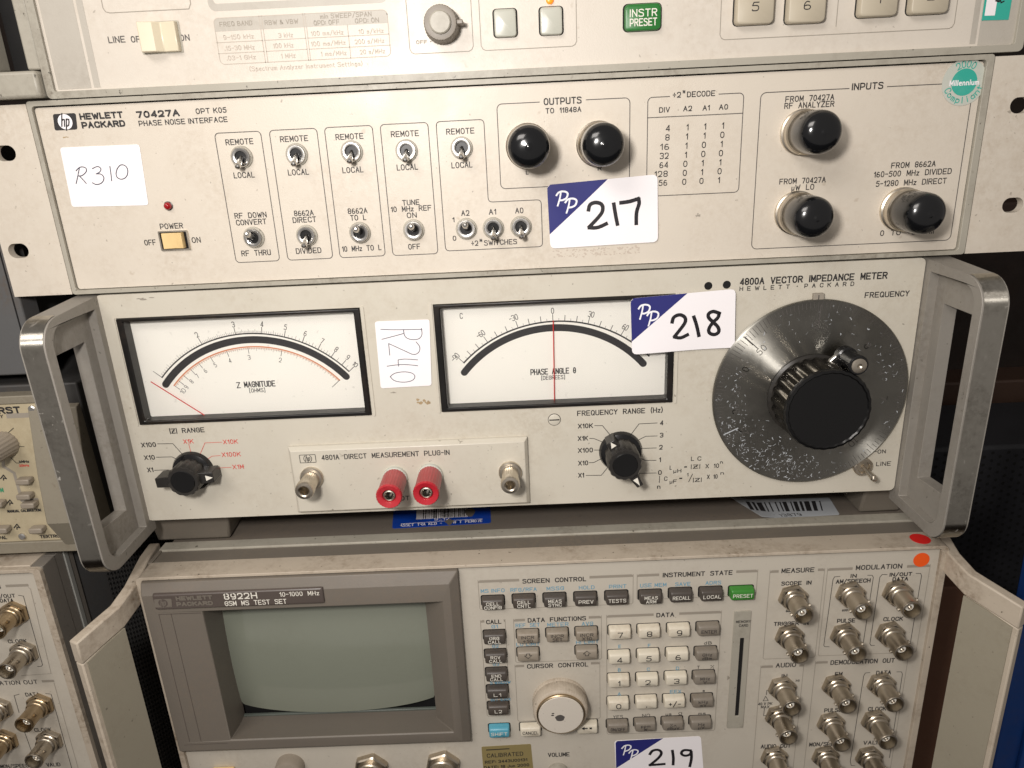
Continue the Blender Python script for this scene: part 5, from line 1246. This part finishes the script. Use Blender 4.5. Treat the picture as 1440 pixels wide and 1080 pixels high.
# stains of old glue on the panels
def stain(parent, px, py, y, rx, rz, mt='stain_brown', seed=1):
    random.seed(seed); cx, cz = at(px, py, y); m = MB()
    for k in range(9):
        ox, oz = random.gauss(0, rx * .45), random.gauss(0, rz * .4); r = random.uniform(.25, .55)
        m.poly([(cx + ox + rx * r * .7 * math.cos(a) * random.uniform(.6, 1.2), cz + oz + rz * r * math.sin(a) * random.uniform(.6, 1.2)) for a in [i * .7 for i in range(9)]], onY(y), .03 + .004 * k)
    m.build('glue_stain', mt, parent)
vp = [o for o in vim.children if o.name.startswith('front_panel')][0]
stain(vp, 596, 564, Y2, 3.4, 1.8, seed=4)
random.seed(31)
m = MB()
for k in range(130):
    u, v = random.uniform(777, 900), random.uniform(352, 362)
    if random.random() < .5: v = random.choice((353, 361)) + random.gauss(0, 1)
    x, z = at(u, v - (u - 777) * .045, -0.6); r = random.uniform(.12, .42)
    m.poly([(x + r * 1.6 * math.cos(a), z + r * math.sin(a)) for a in [i * 1.05 for i in range(6)]], onY(-0.6), .02 + .0005 * k)
m.build('glue_stain', 'glue_ghost', [o for o in pni.children if o.name.startswith('front_panel')][0])
stain(vp, 553, 552, Y2, 2.4, .5, 'line_grey', seed=9)
stain(vp, 205, 420, Y2, 5.0, .6, 'line_grey', seed=12)
pp_ = [o for o in pni.children if o.name.startswith('front_panel')][0]
stain(pp_, 91, 193, Y1, 1.6, .35, seed=21); stain(pp_, 980, 303, Y1, 1.3, .9, 'line_grey', seed=22)

# ================================================================== LEFT: neighbours on the same shelf
lts = thing('gsm_test_set', (-475, 0, -456), 'second phone test set, cut by the lower left photo edge, with brassy connectors', 'test instrument')
YL = -8.0; XR = -262.0
m = MB(); m.plate(rr(XR - 426, XR, -456, -145.6, 2.5, 4), [rr(XR - 422, XR - 4.0, -453, -147.6, 1.4, 3)], -10.6, -7.6); fr = m.build('front_frame', 'dirty_cream', lts, bevel=.6)
m = MB(); m.plate(rr(XR - 421.9, XR - 4.1, -452.9, -147.7, 1.3, 3), [], YL - .2, 0); pan = m.build('front_panel', 'testset_panel', lts)
m = MB(); m.box(XR - 424, XR - .3, -7.5, 3.8, -455, -145.9); m.build('front_casting', 'side_grey', lts, bevel=.5)
m = MB(); m.box(XR - 420, XR - 7, -7.2, 14, -150, -145.0); m.build('top_band', 'dirty_cream', lts, bevel=.5)
m = MB(); m.box(XR - 424, XR - .8, 4.2, 10.8, -455, -146.2); m.box(XR - 424, XR - .8, 14.6, 19, -455, -146.2); m.build('side_rail', 'side_grey', lts, bevel=.3)
m = MB(); m.box(XR - 10, XR - .2, 11.0, 14.4, -455, -147); m.build('side_strip', 'side_light', lts, bevel=.3)
m = MB(); m.box(XR - 424, XR - 2.0, 19.4, 400, -455, -147.5); cs_ = m.build('case', 'case_grey', lts, bevel=1)
m = MB()
for i in range(26):
    for j in range(62):
        yy = 46 + i * 3.4; zz = -158 - j * 3.6 - (1.8 if i % 2 else 0)
        if yy - 46 < 10 and -230 < zz < -205: continue
        m.use('void').add([(XR - 1.95, yy + 1.35 * math.cos(a), zz + 1.6 * math.sin(a)) for a in [k * math.pi / 4 for k in range(8)]], [tuple(range(8))])
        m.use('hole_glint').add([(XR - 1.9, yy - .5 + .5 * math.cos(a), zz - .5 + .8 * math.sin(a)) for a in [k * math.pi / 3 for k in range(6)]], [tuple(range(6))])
o = m.build('ventilation_slots', None, cs_); o['kind'] = 'stuff'
for px, py, mt in ((17, 866, 'bnc_brass'), (31, 921, 'bnc_nickel'), (54, 995, 'bnc_brass'), (67, 1045, 'bnc_nickel'), (4, 1045, 'bnc_brass'), (-4, 1000, 'bnc_nickel')): bnc(lts, px, py, YL, mt, 0.5)
m = MB()
TT(m, '''IN/OUT|-8|21.5|838|5
DATA|0|19|844.3|5
CLOCK|11|37.7|901.5|5
DEMODULATION OUT|-50|53.5|960.5|5.6
DATA|35.7|55.5|976.3|5
CLOCK|48|72.5|1026|5
VALID|65|85|1075|5
MON/SPEECH|0|45|1077|5
MODULATION|-70|1|826|5.6''', YL - .2, .42)
for p in ([(26, 837), (33, 838), (60, 935), (58, 937), (53, 937)], [(27, 976), (20, 978), (27, 1002)], [(64, 975), (72, 976), (101, 1080)], [(35, 1030), (44, 1055)]): PL(m, p, YL - .2, .3)
m.build('printed_lettering', 'ink', pan)
m = MB()
for p in ([(40, 826), (43, 828), (72, 947), (30, 950)], [(76, 960), (110, 1080)]): PL(m, p, YL - .2, .26)
a = at(8, 824, YL - .2); b = at(40, 823, YL - .2); m.poly([(a[0], a[1] - .8), (b[0], a[1] - .8), (b[0], a[1] + .8), (a[0], a[1] + .8)], onY(YL - .2), .1)
a = at(59, 958, YL - .2); b = at(76, 957, YL - .2); m.poly([(a[0], a[1] - .8), (b[0], a[1] - .8), (b[0], a[1] + .8), (a[0], a[1] + .8)], onY(YL - .2), .1)
m.build('printed_outline', 'line_grey', pan)

# waveform monitor with small knob
wm = thing('waveform_monitor', (-360, 0, -141), 'tan panel instrument with grey corner guard, behind the left metal ear handle', 'test instrument')
m = MB(); m.box(-500, -228, 7, 380, -140.8, -47); m.build('case', 'case_dark', wm, bevel=1)
m = MB(); m.plate([(-246, -55), (-500, -55), (-500, -134), (-246, -134)], [], 0, 8); pan = m.build('front_panel', 'scope_panel', wm)
m = MB(); m.box(-500, -240, -1.2, 8, -141, -134.2); m.box(-500, -240, -.6, 8, -54.8, -50.5); m.build('frame_bar', 'cheek_grey', wm, bevel=.5)
m = MB(); sec = [(3, -56.5), (-1.0, -57.5), (-7.5, -93), (-10.5, -118.5), (1.0, -141), (6, -141)]
m.loft([[(-251, y, z) for y, z in sec], [(-226, y, z) for y, z in sec]], True, True); m.build('corner_guard', 'cheek_grey', wm, smooth=15, bevel=.5)
m = MB()
T(m, 'URST', -14, 29, 577, 9, 0, .9); T(m, 'FREQUENCY', -48, 5, 586.5, 4.6, 0, .4); T(m, 'kMHz', 27, 41, 649, 3.4, 0, .4); T(m, 'MANUAL CALIBRATION', 10, 58, 718, 3.6, 0, .4); T(m, 'TEKTRO', 56, 84, 754, 4.4, 0, .5); T(m, 'SPAL', -6, 10, 756, 4.4, 0, .5)
for p in ([(10, 610), (19, 602)], [(20, 627), (34, 628)], [(13, 641), (23, 651), (27, 651)]): PL(m, p, 0, .34)
for x, y in ((5, 671), (14, 706), (24, 740)): PL(m, [(x - 4, y + 2), (x, y - 3), (x + 4, y + 2), (x, y + 1), (x, y + 4)], 0, .6)
m.build('printed_lettering', 'ink', pan)
m = MB(); T(m, '25kHz', 27, 41, 654.5, 3, 0, .3); m.build('printed_lettering', 'ink_red', pan)
m = MB(); m.ribbon([at(4, 645, 0), at(5, 656, 0), at(20, 665, 0), at(31, 704, 0), at(52, 702, 0)], 1.6, onY(0), .08); a = at(9, 585, 0); b = at(43, 586, 0); m.poly([(a[0], a[1] - 1.3), (b[0], a[1] - 1.3), (b[0], a[1] + 1.3), (a[0], a[1] + 1.3)], onY(0), .08)
m.build('printed_band', 'line_grey', pan)
m = MB(); T(m, 'M', 0, 5, 689, 6, 0, .6); m.build('printed_mark', 'green_print', pan)
cx, cz = at(8, 624, 0); m = MB(); m.lathe([(7.0, 0), (7.0, -2), (6.7, -2.8), (6.3, -13), (5.8, -14.2), (4, -14.6), (.3, -14.7)], n=96, rf=lambda a: 1 + .025 * math.cos(20 * a)); m.build('rotary_knob', 'knob_taupe', wm, loc=(cx, 0, cz), smooth=40)
for px, py in ((9, 741), (58, 741), (2, 705), (40, 673), (41, 694), (47, 706)):
    cx, cz = at(px, py, 0); m = MB(); m.box(-4, 3.2, -5, 0, -1.5, 1.6); m.build('push_button', 'knob_taupe', wm, loc=(cx, 0, cz), bevel=.7)
for px, py in ((46, 575), (32, 754)):
    cx, cz = at(px, py, 0); m = MB(); m.lathe([(2.1, 0), (2.0, -.8), (1.3, -1.2), (.3, -1.2)], n=20); m.build('panel_screw', 'chrome', wm, loc=(cx, 0, cz))

gi = thing('grey_instrument', (-360, 0, -40), 'plain grey framed instrument case behind the left rack ear', 'instrument case')
m = MB(); m.box(-500, -252, 16, 380, -39.4, 84); m.build('case', 'case_grey', gi, bevel=1)
m = MB(); m.plate([(-242.6, 86), (-500, 86), (-500, -40.6), (-242.6, -40.6)], [[(-262, 70), (-480, 70), (-480, -34), (-262, -34)]], 3.0, 16); m.build('front_frame', 'case_grey', gi, bevel=1.0)
m = MB(); m.plate([(-261.9, 69.9), (-480, 69.9), (-480, -33.9), (-261.9, -33.9)], [], 6, 15); m.build('front_panel', 'dirty_cream', gi)
m = MB(); m.box(-246.2, -245.6, 2.7, 3.2, -36, 84); m.build('seam', 'void', gi)

# ================================================================== setting
def solid(name, box, mt, parent=None, kind='structure', bevel=0):
    m = MB(); m.box(*box); o = m.build(name, mt, parent, bevel=bevel)
    if kind: o['kind'] = kind
    return o
solid('shelf_board', (-900, 900, -30, 520, -482, -462), 'steel_shelf')
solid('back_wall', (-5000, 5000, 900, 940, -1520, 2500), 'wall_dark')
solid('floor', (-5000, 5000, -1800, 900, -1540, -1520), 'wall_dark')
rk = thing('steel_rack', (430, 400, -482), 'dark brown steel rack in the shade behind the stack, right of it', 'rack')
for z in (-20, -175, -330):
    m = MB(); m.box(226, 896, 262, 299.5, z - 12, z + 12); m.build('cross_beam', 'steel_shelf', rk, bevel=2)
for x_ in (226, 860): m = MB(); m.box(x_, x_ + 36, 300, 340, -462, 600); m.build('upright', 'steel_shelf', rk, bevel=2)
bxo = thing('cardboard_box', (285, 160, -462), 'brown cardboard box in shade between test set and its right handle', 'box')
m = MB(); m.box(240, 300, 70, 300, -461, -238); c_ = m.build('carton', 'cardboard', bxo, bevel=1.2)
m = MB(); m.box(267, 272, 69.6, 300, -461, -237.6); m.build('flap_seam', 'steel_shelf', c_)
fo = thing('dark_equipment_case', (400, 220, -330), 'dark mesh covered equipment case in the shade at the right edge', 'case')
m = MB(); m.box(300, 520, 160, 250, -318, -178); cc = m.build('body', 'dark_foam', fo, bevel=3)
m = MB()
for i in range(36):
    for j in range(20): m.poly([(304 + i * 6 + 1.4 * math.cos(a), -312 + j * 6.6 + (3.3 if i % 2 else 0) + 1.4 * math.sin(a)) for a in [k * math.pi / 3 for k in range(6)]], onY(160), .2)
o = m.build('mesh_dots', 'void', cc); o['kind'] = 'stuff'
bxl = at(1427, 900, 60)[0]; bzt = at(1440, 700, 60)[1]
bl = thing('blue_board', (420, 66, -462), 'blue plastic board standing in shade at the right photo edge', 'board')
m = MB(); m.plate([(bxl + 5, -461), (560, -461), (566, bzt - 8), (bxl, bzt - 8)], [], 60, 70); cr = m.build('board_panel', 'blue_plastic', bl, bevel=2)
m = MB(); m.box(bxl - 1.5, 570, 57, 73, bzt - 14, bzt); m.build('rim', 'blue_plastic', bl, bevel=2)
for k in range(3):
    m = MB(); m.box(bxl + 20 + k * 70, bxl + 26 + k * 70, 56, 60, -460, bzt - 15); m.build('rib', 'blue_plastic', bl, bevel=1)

for o in list(bpy.data.objects):
    b_ = o.name.split('.')[0]
    if b_ in ('printed_lettering', 'scale_lettering', 'engraved_scale', 'scratches', 'printed_table', 'printed_outline', 'printed_barcode', 'glue_stain', 'torn_patch', 'printed_band', 'key_legend', 'handwritten_number', 'handwriting', 'printed_monogram', 'embossed_logo', 'bezel_groove'): o['kind'] = 'stuff'
